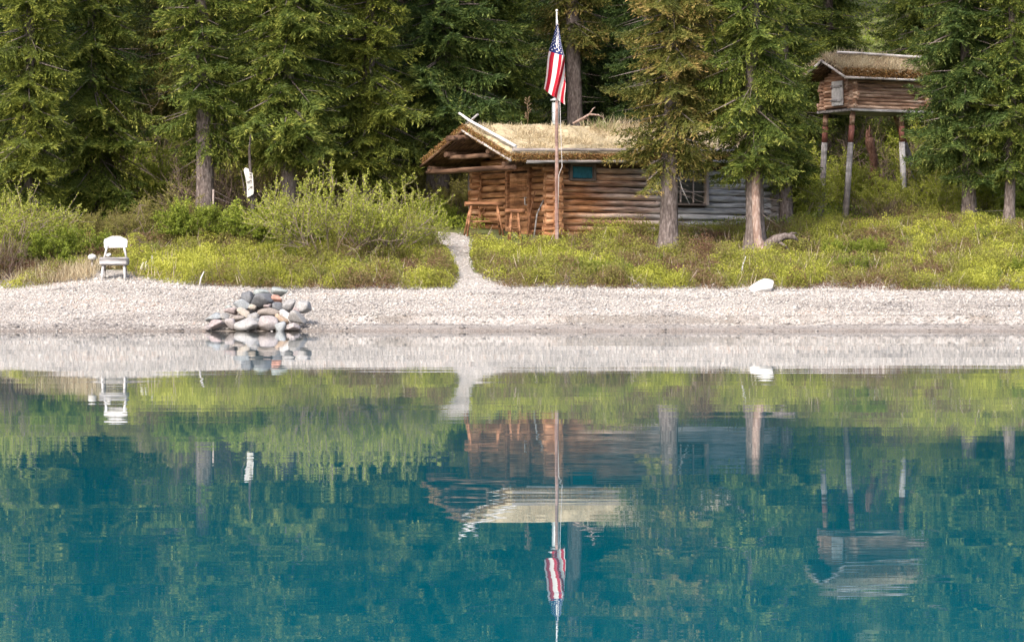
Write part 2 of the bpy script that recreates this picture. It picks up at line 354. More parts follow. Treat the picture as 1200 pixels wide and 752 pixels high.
# pebbles
rg = np.random.default_rng(11)
n = 110000
X = rg.uniform(-15, 15, n); Y = 62.7+rg.random(n)**.9*5.6
X2 = rg.uniform(-3, 1, 9000); Y2 = rg.uniform(67, 75.3, 9000); c_, h_ = path_c(Y2); k = np.abs(X2-c_) < h_
X = np.concatenate([X, X2[k]]); Y = np.concatenate([Y, Y2[k]]); n = len(X)
s = rg.gamma(2.6, .0055, n)+.007; s = np.where(rg.random(n) < .012, s*2.4, s); s = np.minimum(s, .09); zz_ = ground_z(X, Y); lo = (zz_ < .015) | ((X > -3.3) & (zz_ < .115) & (rg.random(n) < .97)) | ((X > -3.3) & (zz_ > .14) & (zz_ < .31) & (rg.random(n) < .8)); s = np.where(lo & ((s < .035) | (rg.random(n) < .9)), .004, s)
Z = ground_z(X, Y)+s*.15
oc = np.array([[1, 0, 0], [0, 1, 0], [-1, 0, 0], [0, -1, 0], [0, 0, 1], [0, 0, -1]], float)
of = np.array([[0, 1, 4], [1, 2, 4], [2, 3, 4], [3, 0, 4], [1, 0, 5], [2, 1, 5], [3, 2, 5], [0, 3, 5]])
an = rg.uniform(0, 6.28, n); ca, sa = np.cos(an), np.sin(an)
V = oc[None]*(s[:, None, None]*rg.uniform(.7, 1.3, (n, 6, 1)))*np.array([1, .8, .55]); V = np.stack([V[..., 0]*ca[:, None]-V[..., 1]*sa[:, None], V[..., 0]*sa[:, None]+V[..., 1]*ca[:, None], V[..., 2]], -1)
V += np.stack([X, Y, Z], -1)[:, None]
tag(np_mesh('pebbles', V, (of[None]+6*np.arange(n)[:, None, None]).reshape(-1, 3), M['pebble'], tint=np.repeat(np.clip(.47+1.1*(fbm(X*.6, Y*2.2, 3)-.5)+rg.normal(0, .24, n)-.35*(zz_ < .13)-.22*((zz_ < .32) & (X > -3.3)), 0, 1), 8)), 'rounded pale pebbles covering the beach', 'pebbles', None, 'stuff')

# ------------------------------------------------------------------ spruces
def bough_template(rng, L):
    Ps, Ds, Ls, Ts = [], [], [], []
    droop = rng.uniform(.2, .5); up = rng.uniform(.05, .25)
    def ax(t): return np.array([t*L, 0, L*(-droop*t**1.2+up*t**4)])
    ts = np.arange(.1, 1.0, .05/L)
    for t in ts:
        p = ax(t); dd = unit(ax(t+.02)-p)
        for sgn in (-1, 1):
            if rng.random() < .12: continue
            tl = (.42*L*(1-t)**.8*min(1, t*3+.25)+.10)*rng.uniform(.6, 1.15)
            an = R(rng.uniform(40, 70)); d = np.array([math.cos(an)*dd[0], sgn*math.sin(an), dd[2]-rng.uniform(.0, .45)])
            d = d/np.linalg.norm(d); k = max(3, int(tl/.021)); s = (np.arange(k)+rng.random(k)*.6)/k
            q = p+d*(s*tl)[:, None]; q[:, 2] -= .30*tl*s**2
            Ps.append(q); dv = d*1.15+rng.normal(0, .42, (k, 3)); dv[:, 2] += .10; Ds.append(dv)
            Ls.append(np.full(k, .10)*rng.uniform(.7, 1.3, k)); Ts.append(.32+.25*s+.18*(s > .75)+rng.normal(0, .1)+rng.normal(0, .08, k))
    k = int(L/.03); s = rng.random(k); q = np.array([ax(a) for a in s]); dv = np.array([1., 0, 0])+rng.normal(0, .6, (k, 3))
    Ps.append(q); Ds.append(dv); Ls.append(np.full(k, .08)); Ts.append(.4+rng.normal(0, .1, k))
    Pn = np.concatenate(Ps); Ln = np.concatenate(Ls)
    return leaves(Pn, np.concatenate(Ds), Ln, Ln*.23, rng, .75), np.concatenate(Ts)
trg = np.random.default_rng(5)
TL = [.45, .8, 1.2, 1.7]
TPL = [[bough_template(trg, L) for _ in range(5)] for L in TL]
def spruce_mesh(seed, H, Rm, clear, dens=1.0, tr=.2, lean=0, vis=9.5, gap=.0, droop=0):
    rng = np.random.default_rng(seed); Vs, Ts = [], []; tv, tf = [], []
    ph = rng.uniform(0, 6.28, 3)
    def trunk(z): return np.array([lean*z+.06*math.sin(z*.5+ph[0]), .05*math.sin(z*.4+ph[1]), z])
    z = clear
    while z < H-.15:
        r = Rm*min(1, (.62+.38*min(1, (z-clear)/1.2)))*max(.03, (1-(z-clear)/(H-clear)))**.72
        step = (.033 if z < vis else .09)/dens
        z += step*rng.uniform(.5, 1.5)
        az = rng.uniform(0, 6.28)
        if vn(np.array([az*1.2+seed]), np.array([z*.9]))[0] < gap: continue
        lob = .82+.36*vn(np.array([math.cos(az)*1.3+seed+3]), np.array([z*.8+math.sin(az)]))[0]
        L = max(.25, r*lob*rng.uniform(.45, 1.12))
        ti = int(np.argmin([abs(L-a) for a in TL])); V, T = TPL[ti][rng.integers(5)]
        sc = L/TL[ti]; fz = (z-clear)/(H-clear)
        pitch = R(rng.normal(-14-droop+38*fz, 8)); roll = rng.normal(0, .25)
        cr, sr = math.cos(roll), math.sin(roll); cp, sp = math.cos(pitch), math.sin(pitch); c, s_ = math.cos(az), math.sin(az)
        Rr = np.array([[1, 0, 0], [0, cr, -sr], [0, sr, cr]]); Rp = np.array([[cp, 0, -sp], [0, 1, 0], [sp, 0, cp]]); Rz = np.array([[c, -s_, 0], [s_, c, 0], [0, 0, 1]])
        Mt = Rz@Rp@Rr; b = trunk(z); scl = np.array([sc, sc*rng.uniform(.8, 1.15), sc])
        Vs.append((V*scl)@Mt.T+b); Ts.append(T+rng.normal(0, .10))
        # the bough's own limb, a thin three-sided taper
        d = Mt@np.array([1, 0, -.15]); e = b+d*L*.85; w = .008+.014*L; pr = unit(np.cross(d, [0, 0, 1.0])); up = unit(np.cross(pr, d))
        k = len(tv)*3
        tv.append(np.array([b+pr*w, b-pr*w, b+up*w*1.4])); tv.append(np.array([e+pr*.004, e-pr*.004, e+up*.004]))
        tf += [(k, k+1, k+4, k+3), (k+1, k+2, k+5, k+4), (k+2, k, k+3, k+5)]
    # dead snags below the crown
    for _ in range(int(12+8*clear)):
        zz = rng.uniform(.5, clear+2.5); az = rng.uniform(0, 6.28); L = rng.uniform(.25, 1.1); b = trunk(zz); d = unit(np.array([math.cos(az), math.sin(az), rng.uniform(-.6, .1)]))
        pr = unit(np.cross(d, [0, 0, 1.0])); up = unit(np.cross(pr, d)); k = len(tv)*3; e = b+d*(L+tr); w = .014
        tv.append(np.array([b+pr*w, b-pr*w, b+up*w])); tv.append(np.array([e+pr*.003, e-pr*.003, e+up*.003]))
        tf += [(k, k+1, k+4, k+3), (k+1, k+2, k+5, k+4), (k+2, k, k+3, k+5)]
    # trunk tube
    ns = 14; zs = np.concatenate([[-.35, 0, .12, .3, .6], np.arange(1, H, .5)]); base = len(tv)*3
    for zz in zs:
        rr = tr*max(.04, 1-zz/H)**.85*(1+.75*math.exp(-max(zz, 0)/.22))
        a = np.arange(ns)*2*math.pi/ns; fl = 1+.28*np.sin(a*4+ph[2])*math.exp(-max(zz, 0)/.3)+rng.normal(0, .035, ns)
        c = trunk(max(zz, 0)); q = np.stack([c[0]+np.cos(a)*rr*fl, c[1]+np.sin(a)*rr*fl, np.full(ns, zz)], 1); tv.append(q)
    lens = [len(q) for q in tv]
    for i in range(len(zs)-1):
        for k in range(ns): tf.append((base+i*ns+k, base+i*ns+(k+1) % ns, base+(i+1)*ns+(k+1) % ns, base+(i+1)*ns+k))
    return np.concatenate(Vs), np.concatenate(Ts), np.concatenate(tv), np.array(tf)
def spruce(px, d, label, mat='spruce', seed=1, H=16, Rm=1.7, clear=1.5, dens=1.0, tr=.2, lean=0, gap=.12, group=None, name='spruce_tree', bark='bark', droop=0, X=None, tint=0):
    X = PX(px, d) if X is None else X
    V, T, tv, tf = spruce_mesh(seed, H, Rm, clear, dens, tr, lean, gap=gap, droop=droop)
    r = empty(name, (X, d, gz(X, d)-.03), label, 'tree', group)
    np_mesh('trunk', tv, tf, M[bark], r)
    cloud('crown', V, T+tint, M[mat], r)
    return r
def copy_tree(o, loc, rz, sc, label=None, mat=None):
    c = o.copy(); col.objects.link(c); c.location = loc; c.rotation_euler = (0, 0, rz); c.scale = (sc, sc, sc)
    if label: c['label'] = label
    for ch in list(o.children):
        k = ch.copy(); col.objects.link(k); k.parent = c
        for g in list(ch.children):
            q = g.copy(); col.objects.link(q); q.parent = k
    return c
NEARG = 'spruces standing along the shore'
tA = spruce(786, 72.3, 'brownish-topped spruce with a thick grey trunk standing in front of the cabin window', 'spruce_brown', 21, 17, 1.85, 2.25, 1.0, .225, 0, .10, NEARG)
tB = spruce(884, 72.2, 'spruce before the right end of the cabin with bark stripped off its twin trunk', 'spruce', 22, 17, 1.8, 2.25, 1.0, .235, .004, .12, NEARG, droop=8)
spruce(34, 75, 'yellowish spruce at the far left edge above the leafy bushes', 'spruce_olive', 23, 15, 1.75, .7, 1.0, .17, 0, .08, NEARG)
spruce(112, 77.5, 'dark spruce with low sweeping boughs behind the white chair', 'spruce', 24, 17, 2.1, .5, 1.0, .2, 0, .06, NEARG, droop=6)
spruce(237, 74.6, 'tall spruce with a long bare grey trunk right of the chair, beside a thin stake', 'spruce', 25, 17, 1.55, 2.0, .85, .235, 0, .2, NEARG)
spruce(340, 75, 'broad green spruce directly behind the pale willow bush', 'spruce', 26, 17, 2.1, 2.1, 1.05, .2, 0, .06, NEARG, tint=.04)
spruce(432, 77, 'olive spruce behind the willow bush, nearest the left side of the cabin', 'spruce_olive', 27, 16, 1.95, 1.5, 1.0, .19, 0, .06, NEARG)
spruce(514, 79, 'thick trunked dark spruce just behind the open porch end of the cabin roof', 'spruce_dark', 28, 18, 2.3, 2.2, 1.0, .33, 0, .06, NEARG, tint=.05)
spruce(575, 81.5, 'dark spruce rising behind the cabin roof left of the flag', 'spruce', 29, 17, 2.1, 1.5, 1.0, .2, 0, .06, NEARG, tint=-.05)
spruce(1133, 76.6, 'dark green spruce right of the raised cache with boughs hiding its end', 'spruce_dark', 30, 16, 1.95, 1.5, 1.05, .19, 0, .05, NEARG, tint=.08)
spruce(1184, 75.8, 'slim spruce at the right edge of the view', 'spruce', 31, 15, 1.3, 1.5, .95, .14, 0, .12, NEARG)
spruce(672, 83.5, 'spruce with a straight grey trunk rising behind the stovepipe', 'spruce_brown', 32, 18, 1.5, 4.5, .6, .25, 0, .3, NEARG, tint=-.05)
spruce(921, 77.5, 'olive spruce between the cabin and the raised cache', 'spruce', 33, 16, 1.2, 1.3, 1.0, .17, 0, .08, NEARG)
# twin trunk with the bark off
mb = MB(); b = tB.location
pts = [(.26, -.30, -.3), (.20, -.28, 0), (.06, -.24, .4), (.03, -.20, .9), (.03, -.17, 1.6), (.02, -.12, 2.4), (.01, -.02, 3.2)]
mb.tube(pts, [.20, .16, .11, .10, .10, .09, .05], 14, .12)
o = mb.build('barkless_twin_trunk', M['bare_wood'], tB, True); o['label'] = 'reddish twin trunk stripped of its bark'

# forest behind: copies of four spruces
FG = 'forest of spruces behind the cabin'
FL = 'spruce in the dense forest on the slope behind the cabin and the raised cache'
srcs = []
rr = random.Random(4)
spots = []
for row, (d0, stp) in enumerate([(84, 88), (89, 74), (96, 62), (105, 54), (116, 50), (130, 44), (148, 42)]):
    px = -60+rr.uniform(0, 50)
    while px < 1270:
        d = d0+rr.uniform(-2.5, 2.5)
        gapz = (604 < px < 650 and d0 > 86) or (985 < px < 1062 and d0 > 86)
        if not gapz and not (row == 0 and (540 < px < 720 or 955 < px < 1110)): spots.append((PX(px, d), d))
        px += stp*rr.uniform(.65, 1.35)
for k in range(34):
    sd_ = -1 if k % 2 else 1; spots.append((sd_*rr.uniform(16, 42), rr.uniform(73, 100)))
kinds = ['spruce', 'spruce_dark', 'spruce_olive', 'spruce_brown', 'spruce', 'spruce_dark']
LOOK = ['mid-green', 'dark', 'yellowish', 'brownish', 'mid-green', 'dark']
MARKS = [(-200, 'beyond the left edge spruce'), (60, 'above the left edge bushes'), (100, 'above the white chair'), (190, 'left of the bare grey trunk'), (250, 'behind the bare grey trunk'), (310, 'above the hanging white board'), (390, 'behind the broad spruce'), (480, 'above the willow bushes'), (560, 'above the porch'), (620, 'above the cabin roof left of the flag'),
         (690, 'behind the flag'), (830, 'behind the brown-topped spruce'), (910, 'behind the stripped spruce'), (965, 'left of the raised cache'), (1090, 'behind the raised cache'), (1150, 'right of the raised cache'), (1250, 'at the right edge'), (9999, 'beyond the right edge')]
def mark(x, y):
    px = x*F/y+600
    for p_, t_ in MARKS:
        if px < p_: return t_
ORD = ['first', 'second', 'third', 'fourth', 'fifth', 'sixth', 'seventh', 'eighth', 'ninth', 'tenth', 'eleventh', 'twelfth']
seen = {}
def unique(base):
    k = seen.get(base, 0); seen[base] = k+1
    return base if k == 0 else base+', '+ORD[min(k, 11)]+' counted back'
for i, (x, y) in enumerate(spots):
    row = 'nearest row' if y < 87 else 'second row' if y < 93 else 'third row' if y < 101 else 'middle depth' if y < 123 else 'far depth'
    j = i if i < 6 else rr.randrange(6)
    lb = unique('%s forest spruce in the %s, %s' % (LOOK[j], row, mark(x, y)))
    if i < 6:
        srcs.append(spruce(0, y, lb, kinds[i], 50+i, 16+rr.uniform(-2, 3), rr.uniform(1.6, 2.1), rr.uniform(.5, 2.2), .7, .19, 0, .1, FG, X=x, tint=-.14, bark='bark_dark'))  # tint lowered: shade of the gaps between trees put into the needle colour
    else:
        copy_tree(srcs[j], (x, y, gz(x, y)-.05), rr.uniform(0, 6.28), rr.uniform(.8, 1.2), lb)

# ------------------------------------------------------------------ shrubs
def shrub_mesh(seed, H, W, nst, leafd, leafL, spread=.5, leafz=.3, fork=3):
    rng = np.random.default_rng(seed); Vs = []; tv = []; tf = []; tips = []
    def seg(a, b, w0, w1):
        d = unit(b-a); pr = unit(np.cross(d, [.1, .2, 1.0])); up = np.cross(pr, d); k = sum(len(q) for q in tv)
        tv.append(np.array([a+pr*w0, a-pr*w0*.5+up*w0*.87, a-pr*w0*.5-up*w0*.87, b+pr*w1, b-pr*w1*.5+up*w1*.87, b-pr*w1*.5-up*w1*.87]))
        for q in ((0, 1, 4, 3), (1, 2, 5, 4), (2, 0, 3, 5)): tf.append(tuple(k+i for i in q))
    def grow(p, d, L, w, lev):
        n = 4
        for s in range(n):
            d = unit(d+rng.normal(0, .16, 3)+np.array([0, 0, .07])); q = p+d*L/n; seg(p, q, w*(1-s/n*.4), w*(1-(s+1)/n*.4)); 
            if lev > 0 and s > 0:
                for _ in range(2 if rng.random() < .5 else 1): grow(q, unit(d+rng.normal(0, .5, 3)), L*rng.uniform(.4, .65), w*.6, lev-1)
            if lev < 2: tips.append((p, q))
            p = q
    for _ in range(nst):
        a = rng.uniform(0, 6.28); sp = rng.random()**.6*spread; b = np.array([math.cos(a)*.12*W, math.sin(a)*.12*W, -.05])
        grow(b, unit(np.array([math.cos(a)*sp*W/H*1.3, math.sin(a)*sp*W/H*1.3, 1])), H*rng.uniform(.55, .8), .004+.006*H, fork-1)
    A = np.array([t_[0] for t_ in tips]); B = np.array([t_[1] for t_ in tips]); n = int(len(A)*leafd)
    i = rng.integers(0, len(A), n); s = rng.random((n, 1)); q = A[i]*(1-s)+B[i]*s+rng.normal(0, .018, (n, 3))
    keep = q[:, 2] > leafz*H*rng.random(n)*1.6; q = q[keep]; n = len(q)
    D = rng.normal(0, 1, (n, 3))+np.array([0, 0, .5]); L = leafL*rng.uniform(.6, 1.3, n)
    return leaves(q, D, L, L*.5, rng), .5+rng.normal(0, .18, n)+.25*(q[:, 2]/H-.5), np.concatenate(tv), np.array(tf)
SH = {}
def shrub(kind, px, d, label, sc=1.0, group=None, rz=0, X=None, name=None):
    X = PX(px, d) if X is None else X; loc = (X, d, gz(X, d))
    if kind in SH:
        r = copy_tree(SH[kind], loc, rz, sc, label)
        if group: r['group'] = group
        return r
    cfg = dict(willow=(1, 1.9, 2.6, 24, 6.5, .058, .8, .35, 3, 'willow_leaf', 'twig_pale', 'willow_shrub'), bare=(2, 1.7, 2.4, 26, .5, .04, .8, .2, 3, 'olive_leaf', 'twig', 'bare_shrub'),
               green=(3, 1.0, 1.5, 22, 9, .055, .8, .0, 3, 'green_leaf', 'twig', 'leafy_bush'), olive=(4, 1.5, 2.0, 22, 6.5, .05, .7, .05, 3, 'olive_leaf', 'twig', 'olive_bush'),
               light=(5, 1.6, 2.2, 22, 9.0, .06, .7, .1, 3, 'willow_leaf', 'twig_pale', 'pale_bush'), low=(6, .6, .8, 16, 5, .045, .8, .1, 2, 'green_leaf', 'twig', 'low_shrub'))[kind]
    V, T, tv, tf = shrub_mesh(100+cfg[0], *cfg[1:9])
    r = empty(cfg[11], loc, label, 'bush', group, rz, sc)
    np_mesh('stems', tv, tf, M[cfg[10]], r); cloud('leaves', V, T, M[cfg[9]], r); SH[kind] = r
    return r
SG = 'bushes along the edge of the forest'
shrub('willow', 383, 70.6, 'large twiggy willow bush, left one of the pair before the broad spruce', 1.0, SG)
shrub('willow', 441, 70.9, 'large pale willow bush nearest the path, right one of the pair left of the cabin', .88, SG, 2.1)
shrub('willow', -6, 69.5, 'tall pale leafy willow bush at the far left edge', .92, SG, 4.2)
shrub('willow', 487, 71.8, 'small willow bush beside the path left of the porch', .42, SG, 1.2)
shrub('bare', 262, 75.8, 'brown leafless bush left of the hanging white board', 1.05, SG)
shrub('bare', 318, 76.2, 'brown leafless bush right of the hanging white board', 1.0, SG, 2)
shrub('bare', 2, 68.6, 'low brown twiggy bush at the left edge of the beach', .55, SG, 1)
shrub('bare', 1040, 79, 'low brown twiggy bush below the raised cache', .6, SG, 3)
shrub('green', 225, 72.8, 'bright green bush at the foot of the bare-trunked spruce left of the stake', .95, SG)
shrub('green', 292, 72.6, 'bright green bush below the hanging white board', .95, SG, 1)
shrub('green', 345, 72.4, 'bright green bush at the left foot of the willow bush', .85, SG, 2)
shrub('green', 60, 69.4, 'yellow-green bush left of the white chair', .9, SG, 3)
shrub('green', 88, 70.6, 'dark yellow-green bush close behind the chair on its left', .75, SG, 5)
shrub('olive', 150, 73.0, 'olive bush behind the white chair', .5, SG)
shrub('olive', 195, 73.8, 'tall olive bush between the chair and the bare-trunked spruce', .65, SG, 1)
shrub('olive', 100, 73.8, 'olive bush under the sweeping boughs of the dark spruce', .42, SG, 2)
shrub('olive', 28, 72.5, 'olive bush under the yellowish spruce', .6, SG, 4)
shrub('light', 925, 78.6, 'pale green bush just right of the cabin end', .85, SG)
shrub('light', 950, 84, 'pale green bush behind the left leg of the raised cache', .95, SG, 1)
shrub('light', 1012, 83, 'pale green bush beneath the middle of the raised cache', .85, SG, 2)
shrub('light', 1045, 80.5, 'pale green bush in front of the right leg of the raised cache', .7, SG, 3)
shrub('light', 978, 78.5, 'small pale green bush in front of the nearest cache leg', .3, SG, 4)
shrub('light', 1085, 79.5, 'pale green bush at the left foot of the dark green spruce', .7, SG, 5)
shrub('light', 1160, 79.5, 'pale green bush between the two spruces at the right edge', .6, SG, 1)
shrub('bare', 1042, 86, 'tan bushy shrub seen behind the right leg of the raised cache', 1.25, SG, 5)
shrub('olive', 528, 78.4, 'olive bush seen through the open porch of the cabin', .8, SG, 3)
shrub('green', 506, 77.2, 'green bush at the foot of the thick trunk left of the porch', .7, SG, 3)
UL = 'bush in the undergrowth between the trunks of the forest'
k = 0
for d0, stp in ((82, 50), (90, 60), (99, 60), (112, 62)):
    px = -30
    while px < 1240:
        d = d0+rr.uniform(-2.5, 2.5); kd = rr.choice(['light', 'olive', 'olive', 'green', 'bare'])
        if not (560 < px < 900 and d0 < 85) and not (940 < px < 1075 and d0 < 83): shrub(kd, px, d, unique('%s undergrowth bush in the %s, %s' % (dict(light='pale green', olive='olive', green='bright green', bare='bare brown')[kd], 'nearest row' if d0 < 85 else 'second row' if d0 < 95 else 'third row' if d0 < 105 else 'far row', mark(PX(px, d), d))), rr.uniform(.9, 1.5)*(1.3 if kd == 'green' else 1), 'undergrowth bushes in the forest', rr.uniform(0, 6))
        px += stp*rr.uniform(.7, 1.4)

# ------------------------------------------------------------------ heath: the low ground cover in front of the cabin
def heath(name, n, pa, pb, d0, d1, edge, label, seed, hgt_=.40, tb=0, grass=0, back=None):
    rng = np.random.default_rng(seed); Y = rng.uniform(d0, d1, n); px = rng.uniform(pa, pb, n); X = (px-600)*Y/F
    fr = np.interp(px, edge[0], edge[1])+.35*(fbm(X*1.1+seed, X*0, 3)-.5)
    def clear(X, Y, m):
        px = X*F/Y+600; fr = np.interp(px, edge[0], edge[1])+.35*(fbm(X*1.1+seed, X*0, 3)-.5); k = Y > fr+m
        if pa < 620 and pb > 500:
            c, h = path_c(Y); k &= (np.abs(X-c) > h*.92+m*.8+.1*(fbm(Y*2, Y*0+3, 2)-.5))
        k &= (px > pa) & (px < pb)
        for tx_, ty_, tr_ in ((PX(786, 72.3), 72.3, .42), (PX(884, 72.2), 72.2, .45)): k &= np.hypot(X-tx_, (Y-ty_+.25)*.75) > tr_
        lx = (X-CX)*math.cos(CT)+(Y-CYd)*math.sin(CT); ly = -(X-CX)*math.sin(CT)+(Y-CYd)*math.cos(CT)
        k &= ~((lx > -1.6) & (lx < 7.0) & (ly > -.35) & (ly < 4))
        return k
    area = (PX(pb, 71)-PX(pa, 71))*(d1-d0); nc = int(area*11)
    cY = rng.uniform(d0, d1, nc); cX = PX(rng.uniform(pa, pb, nc), cY); cr = rng.uniform(.12, .40, nc); k = clear(cX, cY, cr*.55)
    cX, cY, cr = cX[k], cY[k], cr[k]; big = fbm(cX*.7+seed, cY*.7, 2)
    chh = hgt_*rng.uniform(.35, 1.3, len(cr))*(.35+1.2*big)*(.65+cr); ct = rng.normal(0, .17, len(cr))
    w = cr**2; w /= w.sum(); ci = rng.choice(len(cr), int(n*1.0), p=w); m_ = len(ci)
    dv = unit(rng.normal(size=(m_, 3))); dv[:, 2] = np.abs(dv[:, 2]); rad = 1-.35*rng.random(m_)**1.5+(rng.random(m_) < .05)*.3
    rad = rad*(.8+.4*fbm(dv[:, 0]*2.5+ci*.37, dv[:, 1]*2.5, 2))
    aX = cX[ci]+dv[:, 0]*cr[ci]*rad; aY = cY[ci]+dv[:, 1]*cr[ci]*rad; aH = .03+dv[:, 2]*chh[ci]*1.35*rad; aT = ct[ci]; aD = dv
    k = Y > fr; k &= clear(X, Y, 0); k &= rng.random(len(X)) < .22; X, Y = X[k], Y[k]; bH = .12*rng.random(len(X))*hgt_/.4
    X = np.concatenate([aX, X]); Y = np.concatenate([aY, Y]); h = np.concatenate([aH, bH]); T0 = np.concatenate([aT, np.full(len(bH), -.30)])
    D = np.concatenate([aD*1.0, np.tile([0, 0, 1.], (len(bH), 1))])
    k = clear(X, Y, 0); X, Y, h, T0, D = X[k], Y[k], h[k], T0[k], D[k]; n = len(X)
    q = np.stack([X, Y, ground_z(X, Y)+h], 1)
    pat = fbm(X*.9+30, Y*.9+9, 3)
    tint = .54+(pat-.5)*1.2+(fbm(X*.3+5, Y*.3, 2)-.5)*.7+T0+rng.normal(0, .10, n)+tb
    L = rng.uniform(.025, .052, n); V = leaves(q, rng.normal(0, .9, (n, 3))+D*.6+np.array([0, 0, .5]), L, L*.5, rng)
    o = tag(cloud(name, V, tint, M['mat_leaf']), label, 'ground cover', None, 'stuff')
    return o
CT = R(33); CX, CYd = PX(650, 74), 74.0; CZ = 2.2
heath('ground_cover', 330000, 150, 545, 66.6, 76, ([150, 165, 200, 545], [68.2, 67.6, 67.1, 67.05]), 'low yellow-green heath left of the path', 1, .34)
heath('ground_cover', 640000, 545, 1290, 66.6, 79, ([545, 590, 860, 1290], [67.3, 67.0, 67.05, 67.0]), 'low heath of yellow-green and reddish plants right of the path', 2, .27, tb=0)
heath('ground_cover', 90000, -90, 112, 66.6, 76, ([-90, 60, 84, 112], [67.1, 67.2, 68.4, 68.9]), 'low brownish heath at the left end of the beach', 3, .3, tb=-.16)
heath('ground_cover', 14000, 525, 660, 71.5, 77, ([525, 660], [71.5, 71.5]), 'sparse low plants at the foot of the cabin porch wall', 5, .14, tb=-.1)
heath('ground_cover', 40000, 100, 170, 68.9, 75, ([100, 170], [68.9, 69]), 'low grassy heath behind the chair', 4, .26, tb=-.1)
# green cover on the forest slope
rng = np.random.default_rng(8); n = 260000; Y = 76+rng.random(n)**1.4*60; px = rng.uniform(-60, 1260, n); X = (px-600)*Y/F
lx = (X-CX)*math.cos(CT)+(Y-CYd)*math.sin(CT); ly = -(X-CX)*math.sin(CT)+(Y-CYd)*math.cos(CT); k = ~((lx > -.2) & (lx < 7.0) & (ly > -.2) & (ly < 4)); X, Y = X[k], Y[k]; n = len(X)
q = np.stack([X, Y, ground_z(X, Y)+rng.random(n)*.35], 1); L = rng.uniform(.05, .11, n)*(.7+(Y-76)/60)
tag(cloud('undergrowth', leaves(q, rng.normal(0, 1, (n, 3))+np.array([0, 0, .8]), L, L*.5, rng), .45+1.0*(fbm(X*.5, Y*.5, 3)-.5)+rng.normal(0, .1, n), M['green_leaf']), 'leafy green undergrowth covering the forest floor', 'undergrowth', None, 'stuff')
# bare twigs sticking out of the heath
rng = np.random.default_rng(19); n = 5200; px = rng.uniform(150, 1260, n); Y = 67.2+rng.random(n)*8; X = PX(px, Y); c_, h_ = path_c(Y)
lx = (X-CX)*math.cos(CT)+(Y-CYd)*math.sin(CT); ly = -(X-CX)*math.sin(CT)+(Y-CYd)*math.cos(CT)
k = (np.abs(X-c_) > h_+.1) & ~((lx > -1.6) & (lx < 7.0) & (ly > -.35) & (ly < 4)) & (fbm(X*.8, Y*.8+40, 2) > .42); X, Y = X[k], Y[k]; n = len(X)
q = np.stack([X, Y, ground_z(X, Y)+.03], 1); D = rng.normal(0, .5, (n, 3))+np.array([0, 0, 1.]); L = rng.uniform(.2, .55, n)
tag(cloud('bare_twigs', leaves(q, D, L, np.full(n, .013), rng), rng.random(n), M['twig_mix']), 'bare brown and grey twigs sticking up through the heath', 'twigs', None, 'stuff')
for k in range(46):
    px = rng.uniform(165, 1250); d = rng.uniform(68.2, 74.5); c_, h_ = path_c(np.array([d])); X = PX(px, d)
    if 480 < px < 930 and d > 70.5 or abs(X-c_[0]) < h_[0]+.45 or (100 < px < 150): continue
    shrub('low' if k % 3 else 'green', px, d, unique('%s shrub in the heath, %s' % ('low' if k % 3 else 'small leafy', mark(X, d))), rng.uniform(.45, .9) if k % 3 else rng.uniform(.28, .45), 'small shrubs growing in the heath', rng.uniform(0, 6))
# dry grass near the chair and along the beach crest
rng = np.random.default_rng(9)
gx_ = np.concatenate([PX(rng.normal(75, 28, 3000), 68.3), PX(rng.uniform(155, 1200, 900), 67.3)]); gy_ = np.concatenate([rng.uniform(67.5, 69.6, 3000), rng.uniform(67.05, 71.5, 900)])
k = np.abs(gx_-path_c(gy_)[0]) > path_c(gy_)[1]+.05
k &= ~((gx_ > PX(112, 68)) & (gx_ < PX(158, 68)) & (gy_ < 68.9)); gx_, gy_ = gx_[k], gy_[k]; n = len(gx_)
q = np.stack([gx_, gy_, ground_z(gx_, gy_)], 1); D = rng.normal(0, .35, (n, 3))+np.array([0, 0, 1.]); L = rng.uniform(.15, .42, n)
tag(cloud('dry_grass', leaves(q, D, L, np.full(n, .014), rng), rng.random(n)*.8+.1, M['dry_grass']), 'dry straw-coloured grass along the top of the beach', 'grass', None, 'stuff')

# ------------------------------------------------------------------ log cabin
cab = empty('log_cabin', (CX, CYd, CZ), 'low log cabin with a grass-covered gable roof behind the flagpole', 'cabin', None, CT)
CL, CW = 6.8, 3.45; LR = .081; LS = .163; NL = 11; Z0 = .02
WIN = [(.42, 1.13, 1.42, 1.76, .55), (3.42, 4.62, .86, 1.78, 0)]
def wall_x(y, wins, mat, name, ext=.32):
    mb = MB()
    for i in range(NL):
        z = Z0+LS*i; cuts = [w for w in wins if w[2]-.05 < z < w[3]+.05]
        xs_ = [-ext*random.uniform(.8, 1.1)]
        for w in cuts: xs_ += [w[0]-.03, w[1]+.03]
        xs_.append(CL+ext*random.uniform(.6, 1.2))
        yo = random.uniform(-.025, .025); r = LR*random.uniform(.86, 1.1)
        for a, b_ in zip(xs_[::2], xs_[1::2]): mb.tube(log_pts((a, y+yo, z), (b_, y+yo, z), max(3, int((b_-a)*3)), .014), r, 12, .04)
    return mb.build(name, mat, cab, True)
